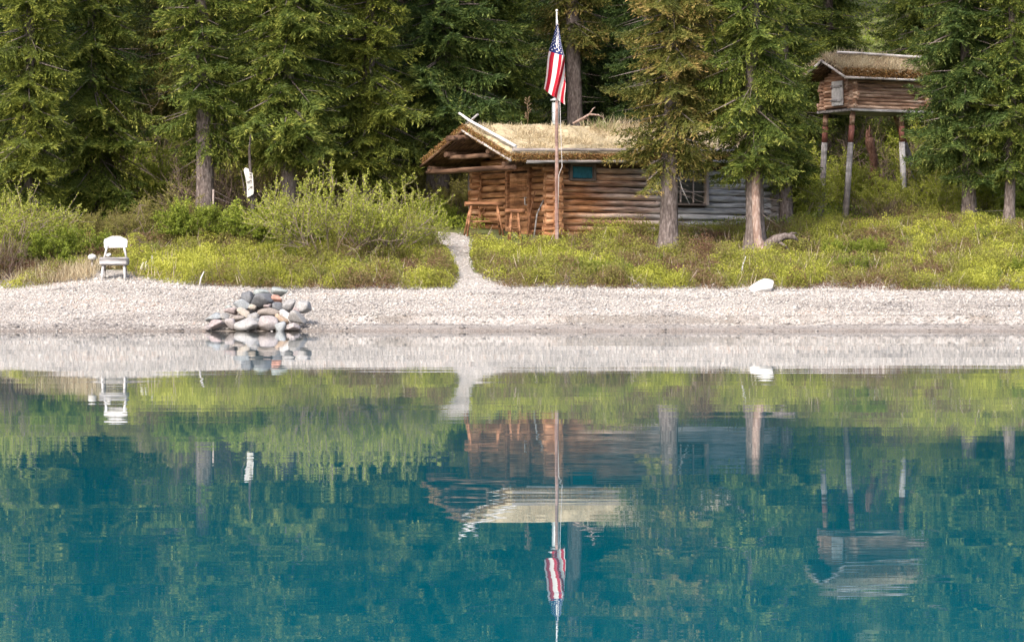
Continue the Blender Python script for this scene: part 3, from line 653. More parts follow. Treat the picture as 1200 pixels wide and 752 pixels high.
def wall_y(x, mat, name, ext=.3, door=None):
    mb = MB()
    for i in range(NL):
        z = Z0+LS*(i+.5)
        cuts = [door] if door and z < door[2] else []
        ys_ = [-ext*random.uniform(.8, 1.1)]
        for w in cuts: ys_ += [w[0], w[1]]
        ys_.append(CW+ext*random.uniform(.7, 1.2)); xo = random.uniform(-.025, .025); r = LR*random.uniform(.86, 1.1)
        for a, b_ in zip(ys_[::2], ys_[1::2]): mb.tube(log_pts((x+xo, a, z), (x+xo, b_, z), max(3, int((b_-a)*3)), .009), r, 12, .02)
    # gable triangle
    k = 0
    while True:
        z = Z0+LS*(NL+.5+k); half = (2.52-z)/.80*2.1*.95
        if half < .15: break
        mb.tube(log_pts((x, CW/2-half, z), (x, CW/2+half, z), 6, .009), LR, 12, .02); k += 1
    return mb.build(name, mat, cab, True)
DOOR = (1.05, 1.95, 1.62)
o = wall_x(0, WIN, M['log_front'], 'wall'); o['label'] = 'long log wall, orange at its left end and weathered grey at its right'
wall_x(CW, [], M['log_front'], 'wall')
o = wall_y(0, M['log_side'], 'wall', door=DOOR); o['label'] = 'warm brown gable wall under the porch roof'
wall_y(CL, M['log_end'], 'wall')
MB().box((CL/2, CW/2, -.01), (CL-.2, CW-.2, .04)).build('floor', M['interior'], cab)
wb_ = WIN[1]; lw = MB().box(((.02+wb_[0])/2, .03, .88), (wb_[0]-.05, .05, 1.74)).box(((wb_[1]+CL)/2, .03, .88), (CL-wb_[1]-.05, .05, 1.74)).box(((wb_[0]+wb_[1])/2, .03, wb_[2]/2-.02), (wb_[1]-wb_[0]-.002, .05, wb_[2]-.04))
lw.box((CL/2, CW-.03, .88), (CL-.1, .05, 1.74)).box((.035, CW/2, .88), (.05, CW-.16, 1.72)).box((CL-.03, CW/2, .88), (.05, CW-.16, 1.72)).box((CL/2, CW/2, 1.79), (CL-.1, CW-.1, .05)).build('dark_liner', M['interior'], cab)  # dark liner added inside the log walls so the gaps read as shade
# door: plank dutch door in the gable wall
mb = MB()
for k in range(5): mb.box((-.04, DOOR[0]+.09+k*.18, .82), (.05, .172, 1.56), bev=.008)
dr = mb.build('door', M['log_side'], cab)
for z_ in (.45, 1.2): MB().box((-.085, 1.5, z_), (.03, .82, .09), bev=.008).build('batten', M['brown_wood'], dr)
MB().tube([(-.07, 1.15, .8), (-.13, 1.15, .8), (-.13, 1.15, .98), (-.07, 1.15, .98)], .014, 8).build('handle', M['pale_wood'], dr)
MB().box((-.06, DOOR[0]-.06, .86), (.16, .1, 1.72), bev=.01).box((-.06, DOOR[1]+.06, .86), (.16, .1, 1.72), bev=.01).box((-.06, 1.5, 1.70), (.158, 1.1, .09), bev=.01).build('door_frame', M['brown_wood'], cab)
# windows
for w in WIN:
    xa, xb, za, zb, _ = w; big = xb-xa > 1; cxw = (xa+xb)/2; czw = (za+zb)/2
    fr = MB().box((xa, -.06, czw), (.06, .16, zb-za+.08), bev=.006).box((cxw, -.06, za-.02), (xb-xa-.062, .16, .055), bev=.006).box((cxw, -.06, zb+.02), (xb-xa-.062, .16, .05), bev=.006)
    fr = fr.build('window', M['trim'], cab)
    MB().box((xb, -.062, czw), (.062 if not big else .085, .16, zb-za+.08), bev=.006).build('frame_post', M['pale_trim'] if big else M['trim'], fr)
    MB().box((cxw, -.045, czw), (xb-xa-.06, .01, zb-za-.06)).build('pane', M['glass'] if big else M['teal'], fr)
    if big:
        m_ = MB()
        for k in (1, 2): m_.box((xa+(xb-xa)*k/3, -.06, czw), (.036, .025, zb-za-.05))
        for k in (1, 2): m_.box((cxw, -.063, za+(zb-za)*k/3), (xb-xa-.07, .024, .032))
        m_.build('muntins', M['pale_trim'], fr)
    else:
        MB().box((cxw, -.056, czw-.05), (xb-xa-.07, .012, .018)).box((xa+.1, -.056, czw), (.015, .0118, zb-za-.06)).build('muntins', M['teal'], fr)
# roof
RX0, RX1 = -1.57, CL+.45; YF, YB = -.42, CW+.22; YR = CW/2; ZE, ZR = 1.80, 2.60
def zdeck(y):
    y = np.asarray(y, float)
    return np.where(y < YR, ZE+(ZR-ZE)*(y-YF)/(YR-YF), ZE+.03+(ZR-ZE-.03)*(YB-y)/(YB-YR))
def lift(x): return .045*(np.asarray(x)-RX0)/2       # the old roof line rises a little to the right
mb = MB(); x = RX0+.06
while x < RX1-.03:
    r = random.uniform(.045, .06); l = float(lift(x))
    mb.tube([(x, YF-.02*random.random(), float(zdeck(YF))+l), (x, YR, ZR+l)], r, 8)
    mb.tube([(x, YB+.02*random.random(), float(zdeck(YB))+l), (x, YR+.01, ZR+l+.004)], r, 8); x += r*1.95
roof = mb.build('roof', M['dark_pole'], cab, True)
mb = MB()
for y, z in ((YR, ZR-.16), (YR-1.0, float(zdeck(YR-1.0))-.15), (YR+.95, float(zdeck(YR+.95))-.15), (0.0, 1.74), (CW, 1.74)):
    ex = -.5 if y == YR else .04
    mb.tube(log_pts((RX0+ex, y, z), (RX1-.05, y, z+float(lift(RX1))), 20, .012), .07, 12, .02)
mb.build('purlin', M['log_plate'], roof, True)
mb = MB().tube(log_pts((RX0+.12, YF+.02, 1.66), (RX0+.12, YB-.02, 1.66), 10, .01), .065, 12, .02)
mb.tube(log_pts((RX0+.2, YR-1.0, 2.0), (RX0+.2, YR+1.0, 2.0), 6, .01), .06, 12, .02).build('crossbeam', M['log_plate'], roof, True)
MB().tube(log_pts((-.12, CW+.22, -.1), (-.18, CW+.2, 1.66), 6, .01), .065, 10, .03).build('porch_post', M['post_wood'], cab, True)
# sod: a lumpy slab over each slope
def sod(x0, x1, yf, yb, yr, zd, th, name, mat, parent, seed, liftf, bump=.2):
    nx, ny = int((x1-x0)/.09)+1, int((yb-yf)/.09)+1
    X, Y = np.meshgrid(np.linspace(x0, x1, nx), np.linspace(yf, yb, ny), indexing='ij')
    e = np.minimum.reduce([X-x0, x1-X, Y-yf, yb-Y]); T = th*(.55+.45*np.clip(e/.2, 0, 1))+bump*(fbm(X*1.6+seed, Y*1.6, 3)-.4)*np.clip(e/.3, 0, 1)+.05*(fbm(X*7, Y*7, 2)-.5)
    Xj = X+(fbm(X*3+9, Y*3, 2)-.5)*.08; Yj = Y+(fbm(X*3, Y*3+5, 2)-.5)*.08
    zb = zd(Y)+liftf(X)+.055; V = np.concatenate([np.stack([Xj, Yj, zb+T], -1).reshape(-1, 3), np.stack([Xj, Yj, zb], -1).reshape(-1, 3)]); m_ = nx*ny
    i, j = np.meshgrid(np.arange(nx-1), np.arange(ny-1), indexing='ij'); a = (i*ny+j).ravel(); top = np.stack([a, a+ny, a+ny+1, a+1], 1); bot = top[:, ::-1]+m_
    rim = [k for k in range(nx) for k in [k*ny]] + [(nx-1)*ny+k for k in range(1, ny)] + [k*ny+ny-1 for k in range(nx-2, -1, -1)] + [k for k in range(ny-2, 0, -1)]
    rim = np.array(rim); nr = np.roll(rim, -1); side = np.stack([rim, rim+m_, nr+m_, nr], 1)
    o = np_mesh(name, V, np.concatenate([top, bot, side]), mat, parent, smooth=True)
    return o, (lambda x, y: zd(y)+liftf(x)+.055+th*.9)
sodo, sz = sod(RX0-.02, RX1, YF-.03, YB+.03, YR, zdeck, .11, 'sod', M['sod'], roof, 1, lift)
def grass(parent, x0, x1, y0, y1, zf, n, seed, tall=.16, name='grass', mat='dry_grass', bias=0, yr=None):
    rng = np.random.default_rng(seed); X = rng.uniform(x0, x1, n); Y = rng.uniform(y0, y1, n)
    cl = fbm(X*2.2+seed, Y*2.2, 3); q = np.stack([X, Y, zf(X, Y)-.03], 1); D = rng.normal(0, 1.0, (n, 3))+np.array([0, -.15, .55]); L = tall*rng.uniform(.4, 1.2, n)*(.3+1.3*cl)
    grn = fbm(X*.8+3, Y*1.2+8, 3) > .56
    tn = np.where(grn & (rng.random(n) < .5), 1.0, np.clip(.45+.8*(cl-.5)+rng.normal(0, .16, n), 0, .85))+bias
    return cloud(name, leaves(q, D, L, np.full(n, .013), rng), tn, M[mat], parent)
grass(sodo, RX0, RX1, YF, YB, sz, 60000, 4)
o = grass(sodo, 2.1, 4.4, YR-.7, YR+.3, sz, 2500, 5, .38, 'tall_grass'); o['label'] = 'tuft of taller dry grass at the ridge'
# moss fringe hanging at the eave and rakes
rng = np.random.default_rng(6); n = 22000; X = rng.uniform(RX0, RX1, n); q = np.stack([X, np.full(n, YF-.03)+rng.normal(0, .025, n), zdeck(YF)+lift(X)+rng.uniform(.01, .19, n)], 1)
n2 = 9000; Y = rng.uniform(YF, YB, n2); q2 = np.stack([RX0-.03+rng.normal(0, .02, n2), Y, zdeck(Y)+rng.uniform(.02, .2, n2)], 1); q = np.concatenate([q, q2]); n = len(q)
cloud('moss_fringe', leaves(q, rng.normal(0, .6, (n, 3))+np.array([0, -.3, -.5]), rng.uniform(.03, .08, n), np.full(n, .018), rng), .45+rng.normal(0, .25, n), M['fringe'], sodo)
# bleached poles holding the sod
ye, ze = YF+.06, float(zdeck(YF+.06))+.26
MB().tube(log_pts((RX0+.1, ye, ze), (RX1-.1, ye+.02, ze+float(lift(RX1))), 22, .006), .042, 8, .03).build('eave_pole', M['pale_pole'], roof, True)
MB().tube(log_pts((RX0+.4, YF-.09, ZE-.01), (RX1-.2, YF-.09, ZE-.01+float(lift(RX1))), 22, .005), .04, 8, .03).build('fascia_pole', M['grey_wood'], roof, True)
mb = MB().tube(log_pts((RX0-.05, YF-.06, ZE+.02), (RX0-.05, YR+.02, ZR+.05), 8, .006), .032, 8, .03)
mb.build('rake_pole', M['pale_pole'], roof, True)
MB().tube(log_pts((RX0-.05, YB+.06, ZE+.0), (RX0-.05, YR-.02, ZR+.03), 8, .006), .036, 8, .03).build('rake_pole', M['dark_pole'], roof, True)
# crossed poles at the peak
MB().tube([(RX0+.17, ye-.03, ze+.08), (RX0+.17, YR+.0, ZR+.29), (RX0+.12, YR+.42, ZR+.50)], [.042, .038, .032], 8).build('crossed_pole', M['pale_wood'], roof, True)
MB().tube([(RX0+.27, YB-.05, float(zdeck(YB-.05))+.34), (RX0+.27, YR+.05, ZR+.33), (RX0+.3, YR-.18, ZR+.45)], [.035, .03, .025], 8).build('crossed_pole', M['grey_wood'], roof, True)
# stovepipe (with cap), branches on the ridge
sx, sy = 1.42, YR+.35
pipe = MB().tube([(sx, sy, ZR), (sx, sy, ZR+.86)], .095, 18).build('stovepipe', M['tin'], roof, True)
MB().tube([(sx, sy, ZR+.30), (sx, sy, ZR+.33)], .115, 18).tube([(sx, sy, ZR+.6), (sx, sy, ZR+.615)], .104, 18).build('collar', M['tin'], pipe, True)
MB().tube([(sx, sy, ZR+.90), (sx, sy, ZR+.93), (sx, sy, ZR+.99)], [.14, .14, .02], 18).build('cap', M['tin'], pipe, True)

# things by the cabin
def local(x, y, z): return cab.matrix_basis_local @ Vector((x, y, z))
Mc = Matrix.Translation((CX, CYd, CZ)) @ Matrix.Rotation(CT, 4, 'Z')
def lp(x, y, z=0): return Mc @ Vector((x, y, z))
# antler-like branches on the ridge
b0 = lp(2.05, YR, ZR+.26+float(lift(2.05)))
ant = MB().tube([(-.28, 0, -.02), (-.05, 0, .1), (.15, .03, .22), (.38, 0, .2), (.52, .02, .12)], [.03, .035, .03, .022, .012], 8).tube([(-.05, 0, .1), (.1, .1, .12), (.2, .16, .02)], [.028, .02, .012], 8).tube([(.15, .03, .22), (.24, 0, .36), (.3, 0, .4)], [.022, .014, .008], 8)
tag(ant.build('branch', M['bare_wood'], None, True, b0), 'crooked bleached branch lying on the cabin ridge beside the stovepipe', 'branch')
b1 = lp(.25, YR-.1, ZR+.18)
mb = MB().tube([(0, 0, 0), (.03, 0, .3), (.0, 0, .55), (.06, 0, .75)], [.008, .007, .006, .003], 6)
rng = random.Random(3)
for k in range(16):
    z = .15+k*.037; a = rng.uniform(0, 6.28); mb.tube([(.02, 0, z), (.02+math.cos(a)*.09, math.sin(a)*.09, z+.07)], [.006, .011], 5)
tag(mb.build('dry_stalk', M['dry_grass'], None, True, b1), 'dry seed stalk growing from the sod roof left of the flagpole', 'plant')

# sawhorse benches by the door
def bench(px, d, w, h, label, ang, mat='brown_wood', spread=.14):
    X = PX(px, d); z = gz(X, d); r = empty('log_bench', (X, d, z), label, 'bench', 'log benches before the cabin', ang)
    mb = MB().tube(log_pts((-w/2, 0, h-.05), (w/2, 0, h-.05), 6, .006), .085, 12, .04, .7); mb.build('seat', M[mat], r, True)
    for sx_ in (-1, 1):
        for sy_ in (-1, 1):
            MB().tube([(sx_*(w/2-.16), sy_*.03, h-.07), (sx_*(w/2-.16+spread), sy_*.17, -.03)], [.03, .026], 8, .03).build('leg', M['brown_wood'], r, True)
    MB().tube([(-w/2+.06, 0, h*.42), (w/2-.06, 0, h*.42)], .018, 8).build('stretcher', M['brown_wood'], r, True)
    return r
bench(567, 74.6, .98, .84, 'longer rough log bench under the edge of the porch roof', R(14))
bench(603, 73.7, .48, .80, 'short rough log bench in front of the cabin door', R(8), spread=.06)
# forked branch leaning on the gable
mb = MB().tube([(0, 0, 0), (.05, .02, .5), (-.03, .05, .9), (.06, .1, 1.3), (.0, .13, 1.65)], [.03, .028, .024, .02, .012], 8).tube([(.05, .02, .5), (.16, .0, .75), (.2, 0, .98)], [.02, .015, .008], 8)
l0 = lp(-.22, 3.15, .02); tag(mb.build('leaning_branch', M['brown_wood'], None, True, l0), 'crooked bare branch leaning on the gable wall under the porch', 'branch')
# long handled tools leaning at the corner
for k, (x_, y_, tx, lab) in enumerate([(-.38, .62, .10, 'thin brown pole leaning on the gable wall between the short bench and the corner'), (-.42, .3, .16, 'thin grey pole leaning at the front corner of the cabin behind the flagpole')]):
    q = lp(x_, y_, 0); q.z = gz(q.x, q.y)
    tag(MB().tube([(0, 0, 0), (tx*.5, .05, .6), (tx+.08, .12, 1.15-.2*k)], [.022, .02, .016], 8).build('leaning_pole', M['brown_wood' if not k else 'grey_wood'], None, True, q), lab, 'pole', 'poles leaning on the cabin')
q = lp(.9, -.45, 0); q.z = gz(q.x, q.y); 
q = lp(3.1, -.3, 0); q.z = gz(q.x, q.y)
tag(MB().tube([(-.12, 0, 0), (.0, .03, .5), (.1, .05, .95)], [.018, .016, .012], 8).build('leaning_pole', M['pale_wood'], None, True, q), 'thin pale stick leaning on the grey wall left of the large window', 'pole', 'poles leaning on the cabin')
q = lp(3.62, -.2, .82)
tag(MB().tube([(0, -.02, .78), (.12, -.02, .4), (.30, -.02, .02)], .012, 8).build('window_prop', M['pale_wood'], None, True, q), 'thin pale stick slanting across the large window', 'stick')

# ------------------------------------------------------------------ flagpole and flag
fd = 73.0; fx = PX(652.5, fd); fz = gz(fx, fd)
fp = empty('flagpole', (fx, fd, fz), 'slim bare flagpole standing before the cabin corner', 'flagpole')
top = PZ(12, fd)-fz
MB().tube(log_pts((0, 0, -.2), (0, 0, top*.62), 12, .004), [.055-.0012*i for i in range(13)], 10, .03).build('lower_pole', M['flag_wood'], fp, True)
MB().tube([(0, 0, top*.61), (0, 0, top-.05)], [.036, .018], 10).build('upper_pole', M['pale_wood'], fp, True)
MB().tube([(0, 0, top-.06), (0, 0, top-.03), (0, 0, top), (0, 0, top+.02)], [.012, .03, .03, .008], 10).build('finial', M['pale_wood'], fp, True)
zb_ = PZ(200, fd)-fz
MB().tube([(.02, -.04, top-.25), (.1, -.05, zb_+.9), (.13, -.05, zb_+.1), (.05, -.05, zb_-.1), (.035, -.06, 1.0)], .007, 6).build('halyard', M['pale_wood'], fp, True)
cu = np.array([0, .4, 1.]); cv = np.array([0, 7/13, 1.])
gp = np.array([[(652.5, 27), (655, 36), (655, 58)], [(643.5, 60), (661.5, 66), (662.5, 98)], [(637.5, 104), (650.5, 115), (662, 123)]], float)
nu, nv = 230, 156
U, Vv = np.meshgrid(np.linspace(0, 1, nu+1), np.linspace(0, 1, nv+1), indexing='ij')
def bil(u, v, k):
    i = np.clip(np.searchsorted(cu, u, 'right')-1, 0, 1); j = np.clip(np.searchsorted(cv, v, 'right')-1, 0, 1)
    a = (u-cu[i])/(cu[i+1]-cu[i]); b = (v-cv[j])/(cv[j+1]-cv[j])
    return (gp[i, j, k]*(1-a)+gp[i+1, j, k]*a)*(1-b)+(gp[i, j+1, k]*(1-a)+gp[i+1, j+1, k]*a)*b
amp = .085*np.clip(U*2.2, .25, 1)
s_ = np.clip(Vv-.10*np.sin(2*math.pi*(2*Vv))*np.clip(U*2, .3, 1), 0, 1)
fxp = bil(U, s_, 0)+.5*np.sin(U*9+Vv*4); fyp = bil(U, s_, 1)+.6*np.sin(Vv*8)*U
FX = (fxp-652.5)*fd/F; FZ = (HY-fyp)*fd/F+CH-fz; FY = -.045-amp-amp*np.cos(2*math.pi*2*Vv+.4*U)+.03*np.sin(U*7)+.12*np.clip((Vv-.54)*3, 0, 1)*np.clip(1-U*1.4, 0, 1)
FV = np.stack([FX, FY, FZ], -1).reshape(-1, 3)
i, j = np.meshgrid(np.arange(nu), np.arange(nv), indexing='ij'); a = (i*(nv+1)+j).ravel()
m, t = newmat('flag_cloth'); at_ = N(t, 'ShaderNodeAttribute', _attribute_name='cloth'); finish(t, at_.outputs['Color'], .75, trans=.35, spec=.2); M['flag'] = m
fo = np_mesh('flag', FV, np.stack([a, a+1, a+nv+2, a+nv+1], 1), M['flag'], smooth=True, loc=(fx, fd, fz))
uc = ((i+.5)/nu).ravel(); vc = ((j+.5)/nv).ravel(); asp = 1.65
cold = np.zeros((len(uc), 4), np.float32); cold[:, 3] = 1
red = np.array([.50, .018, .04]); wh = np.array([.80, .79, .77]); bl = np.array([.02, .035, .16])
st = (np.floor(vc*13).astype(int) % 2) == 0; cold[:, :3] = np.where(st[:, None], red, wh)
can = (uc < .4) & (vc < 7/13); cold[can, :3] = bl
for r_ in range(9):
    for c in range(6 if r_ % 2 == 0 else 5):
        su = .4*(2*c+1+(r_ % 2))/12; sv = 7/13*(r_+1)/10; du = (uc-su)*asp; dv = vc-sv; rad = np.hypot(du, dv); th = np.arctan2(du, -dv)
        w = np.abs(((th/(2*math.pi/5)) % 1)-.5)*2; lim = .025*(.45+.55*w)
        cold[can & (rad < lim), :3] = wh
ca_ = fo.data.attributes.new('cloth', 'FLOAT_COLOR', 'FACE'); ca_.data.foreach_set('color', cold.ravel())
tag(fo, 'red white and blue striped flag with stars hanging limp from the flagpole', 'flag')

# ------------------------------------------------------------------ raised cache
KT = R(29); kd = 80.0; kx = PX(1000, kd); kzb = PZ(129, kd); kg = gz(kx, kd)
kc = empty('raised_cache', (kx, kd, kg), 'small log food cache raised on tall posts among the trees', 'cache', None, KT)
B = kzb-kg; KL, KW = 2.4, 1.35; KH = 1.12; kr = .053; ks = .098
def kl(x, y): return kc.location + Matrix.Rotation(KT, 3, 'Z') @ Vector((x, y, 0))
mb1, mb2, mb3, mb4 = MB(), MB(), MB(), MB()
for i in range(8):
    z = B+.09+ks*i
    for mb, y in ((mb1, 0), (mb2, KW)): mb.tube(log_pts((-.18*random.uniform(.7, 1.2), y, z), (KL+.15, y, z), 6, .006), kr*random.uniform(.9, 1.08), 10, .02)
    for mb, x in ((mb3, 0), (mb4, KL)): mb.tube(log_pts((x, -.18*random.uniform(.7, 1.2), z+ks/2), (x, KW+.15, z+ks/2), 6, .006), kr*random.uniform(.9, 1.08), 10, .02)
for k in range(4):
    z = B+.09+ks*(8.3+k); h_ = (1-(k+.5)/4.3)*KW/2
    for mb, x in ((mb3, 0), (mb4, KL)): mb.tube(log_pts((x, KW/2-h_, z), (x, KW/2+h_, z), 4, .006), kr, 10, .02)
mb1.build('wall', M['log_cache'], kc, True); mb2.build('wall', M['log_cache'], kc, True); mb3.build('wall', M['log_cache_side'], kc, True); mb4.build('wall', M['log_cache_side'], kc, True)
MB().box((KL/2, KW/2, B+.43), (KL-.05, KW-.05, .8)).build('dark_liner', M['interior'], kc)  # unseen dark box added inside to block light between the logs
MB().box((KL/2, KW/2, B+.0), (KL+.3, KW+.3, .07), bev=.01).build('floor', M['grey_wood'], kc)
mb = MB()
for k in range(3): mb.box((-.10, .42+k*.17, B+.47), (.05, .16, .66), bev=.008)
kdoor = mb.build('door', M['pale_wood'], kc)
for z_ in (.28, .66): MB().box((-.14, .6, B+z_), (.03, .5, .06), bev=.006).build('batten', M['grey_wood'], kdoor)
MB().tube([(-.13, .8, B+.6), (-.19, .8, B+.62), (-.13, .8, B+.66)], .012, 6).build('handle', M['rust'], kdoor)
KZE, KZR = B+.87, B+1.30; ky0, ky1, kx0, kx1 = -.30, KW+.30, -.52, KL+.42
def kdeck(y): y = np.asarray(y, float); return np.where(y < KW/2, KZE+(KZR-KZE)*(y-ky0)/(KW/2-ky0), KZE+(KZR-KZE)*(ky1-y)/(ky1-KW/2))
mb = MB(); x = kx0+.05
while x < kx1:
    mb.tube([(x, ky0, KZE), (x, KW/2, KZR)], .035, 8).tube([(x, ky1, KZE), (x, KW/2+.01, KZR+.003)], .035, 8); x += .068
kroof = mb.build('roof', M['dark_pole'], kc, True)
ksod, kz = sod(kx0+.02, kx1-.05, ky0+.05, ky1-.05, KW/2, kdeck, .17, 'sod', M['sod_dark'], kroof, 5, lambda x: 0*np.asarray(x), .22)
grass(ksod, kx0, kx1, ky0-.02, ky1, kz, 18000, 7, .24)
rng = np.random.default_rng(12); n = 7000; X = rng.uniform(kx0, kx1, n); q = np.stack([X, ky0+rng.normal(0, .03, n), KZE+rng.uniform(.0, .24, n)], 1)
cloud('moss_fringe', leaves(q, rng.normal(0, .6, (n, 3))+np.array([0, -.3, -.5]), rng.uniform(.04, .12, n), np.full(n, .016), rng), .4+rng.normal(0, .25, n), M['fringe'], ksod)
MB().tube(log_pts((kx0-.02, ky0-.05, KZE-.03), (kx1, ky0-.05, KZE-.03), 6, .005), .035, 8, .03).build('eave_pole', M['pale_pole'], kroof, True)
MB().tube(log_pts((kx0+.3, KW/2-.25, KZR+.26), (kx1+.2, KW/2-.3, KZR+.22), 6, .008), .04, 8, .03).build('ridge_pole', M['pale_pole'], kroof, True)
MB().tube([(kx0-.03, ky0-.05, KZE-.01), (kx0-.03, KW/2, KZR+.03)], .034, 8).tube([(kx0-.03, ky1+.05, KZE-.01), (kx0-.03, KW/2, KZR+.06)], .034, 8).build('rake_pole', M['pale_pole'], kroof, True)
Ri = Matrix.Rotation(-KT, 3, 'Z')
def foot(px, y_px, d):           # a leg's foot, in the cache's own axes
    w = Vector((PX(px, d), d, 0)); w.z = gz(w.x, d)-.2; return Ri @ (w-kc.location)
kc_legs = [((.02, .05), foot(989, 256, 80.0)), ((.02, KW-.05), foot(961, 252, 81.6)), ((1.65, .1), foot(1060, 256, 81.2)), ((KL-.05, KW-.05), foot(1090, 0, 83.5))]
for (tx, ty), ft in kc_legs:
    tp_ = Vector((tx, ty, B-.03)); a_, b_ = tp_.lerp(ft, .24), ft
    lg = MB().tube([a_, a_.lerp(b_, .5)+Vector((.01, 0, 0)), b_], [.078, .085, .10], 12, .02).build('leg', M['post_wood'], kc, True)
    MB().tube([tp_, tp_.lerp(ft, .12)], .074, 12, .01).build('leg_top', M['log_cache'], lg, True)
    MB().tube([tp_.lerp(ft, .115), tp_.lerp(ft, .25)], .080, 14).build('tin_band', M['rust'], lg, True)
# broken reddish trunk beneath the cache
q = Vector((PX(1027, 83.5), 83.5, 0)); q.z = gz(q.x, q.y); hh = PZ(150, 83.5)-q.z
zz = np.linspace(-.2, hh-.3, 22); mb = MB().tube([(.1-.32*(z/hh)+.03*math.sin(z*5), .02*math.sin(z*9), z) for z in zz], [(.11+.13*math.exp(-max(z, 0)/.5))*random.uniform(.86, 1.14) for z in zz], 11, .16)
for dx, dy, h_, w_ in ((-.05, 0, .32, .05), (.05, .02, .2, .04), (.0, -.05, .42, .035), (-.02, .06, .25, .04)): mb.tube([(-.2+dx, dy, hh-.5), (-.2+dx*1.1, dy, hh-.32+h_*.5), (-.2+dx*1.3, dy, hh-.35+h_)], [w_*1.3, w_, .006], 6, .2)
mb.tube([(0, 0, 1.1), (.25, 0, .95), (.5, 0, .85)], [.05, .03, .01], 6).tube([(-.05, 0, 1.4), (.18, -.05, .8), (.3, -.1, .3)], [.04, .03, .015], 6).tube([(.02, -.1, .9), (.3, -.1, .75), (.62, -.1, .8)], [.03, .02, .008], 6)
tag(mb.build('dead_tree', M['red_snag'], None, True, q), 'broken reddish dead tree trunk standing under the raised cache', 'dead tree')

# ------------------------------------------------------------------ chair and small things on the beach
cd = 67.5; cx_ = PX(134, cd); cz = gz(cx_, cd); s = cd/F
ch = empty('wooden_chair', (cx_, cd, cz), 'bleached rustic wooden chair facing the lake at the top of the beach', 'chair')
H0 = PZ(311, cd)-cz; H1 = PZ(301.5, cd)-cz; HT = PZ(276.5, cd)-cz
MB().box((0, 0, (H0+H1)/2), (33*s, .42, H1-H0), bev=.03).build('seat', M['grey_wood'], ch)
mb = MB(); th = .05; w = 13.3*s; zb = PZ(290, cd)-cz
prof = [(-w*1.0, zb-.01), (w*1.0, zb+.005), (w*1.06, zb+.13), (w*1.02, HT-.075), (w*.42, HT), (-w*.30, HT+.005), (-w*1.0, HT-.07), (-w*1.05, zb+.13)]
mb.add([(x, .2, z) for x, z in prof]+[(x, .2+th, z+.0) for x, z in prof], [tuple(range(8)), tuple(range(15, 7, -1))]+[(k, k+8, (k+1) % 8+8, (k+1) % 8) for k in range(8)])
bk = mb.build('backrest', M['pale_wood'], ch)
for sg in (-1, 1):
    MB().tube([(sg*13*s, .17, H1-.02), (sg*9.6*s, .185, zb+.05)], [.026, .022], 8, .03).build('back_post', M['pale_wood'], ch, True)
    MB().tube([(sg*12.4*s, -.12, H0+.02), (sg*13.6*s, -.17, -.05)], [.029, .026], 8, .03).build('leg', M['pale_wood'], ch, True)
    MB().tube([(sg*12.0*s, .12, H0+.02), (sg*13.0*s, .2, -.05)], [.027, .024], 8, .03).build('leg', M['grey_wood'], ch, True)
rock('stone', (cx_-.13, cd-.06, cz+H1+.045), (.14, .12, .1), M['boulder_white'], 5, label='small white stone lying on the seat of the chair', cat='stone')
q = (PX(108, 68.6), 68.6, gz(PX(108, 68.6), 68.6)); hk = PZ(298, 68.6)-q[2]
kn = empty('knobbed_stake', q, 'short stake with a round white knob left of the chair', 'stake')
MB().tube([(0, 0, -.1), (0, 0, hk-.1)], .022, 8).build('post', M['grey_wood'], kn, True)
MB().tube([(0, 0, hk-.14), (0, 0, hk-.11), (0, 0, hk-.05), (0, 0, hk-.01), (0, 0, hk+.01)], [.03, .09, .10, .07, .01], 14).build('knob', M['boulder_white'], kn, True)
for px, hh, lab in ((166.5, .17, 'small upright white stone right of the chair, left one of two'), (171, .19, 'small upright white stone right of the chair, right one of two')):
    X = PX(px, 67.9); rock('white_stone', (X, 67.9, gz(X, 67.9)+.24), (.09, .08, hh*1.25), M['boulder_white'], int(px*2), rot=.2, label=lab, cat='stone', group='upright white stones')
X = PX(178, 68.3); tag(MB().tube([(0, 0, -.05), (.02, 0, .3), (.0, 0, .44)], [.04, .035, .01], 7, .1).build('broken_stake', M['grey_wood'], None, True, (X, 68.3, gz(X, 68.3))), 'pointed grey broken stake beside the small spruce sapling', 'stake')
# spruce sapling
V, T, tv, tf = spruce_mesh(77, 1.05, .42, .06, 1.1, .02, gap=0)
X = PX(165, 69); sp_ = empty('spruce_sapling', (X, 69, gz(X, 69)-.02), 'small yellow-green spruce sapling just right of the chair', 'sapling')
V = V[::2]; T = T[::2]
np_mesh('trunk', tv*np.array([.6, .6, 1]), tf, M['twig'], sp_); cloud('crown', V, T+.3, M['mat_leaf'], sp_)
# stake by the spruce trunk
X = PX(249.5, 74.0); z0 = gz(X, 74); st_ = empty('marker_stake', (X, 74, z0), 'thin pale stake with a small brown box beside the bare spruce trunk', 'stake')
MB().tube([(0, 0, -.1), (.01, 0, PZ(222, 74)-z0)], .022, 8).build('post', M['pale_trim'], st_, True); MB().box((-.02, -.04, PZ(246, 74)-z0), (.1, .09, .17), bev=.01).build('box', M['brown_wood'], st_)
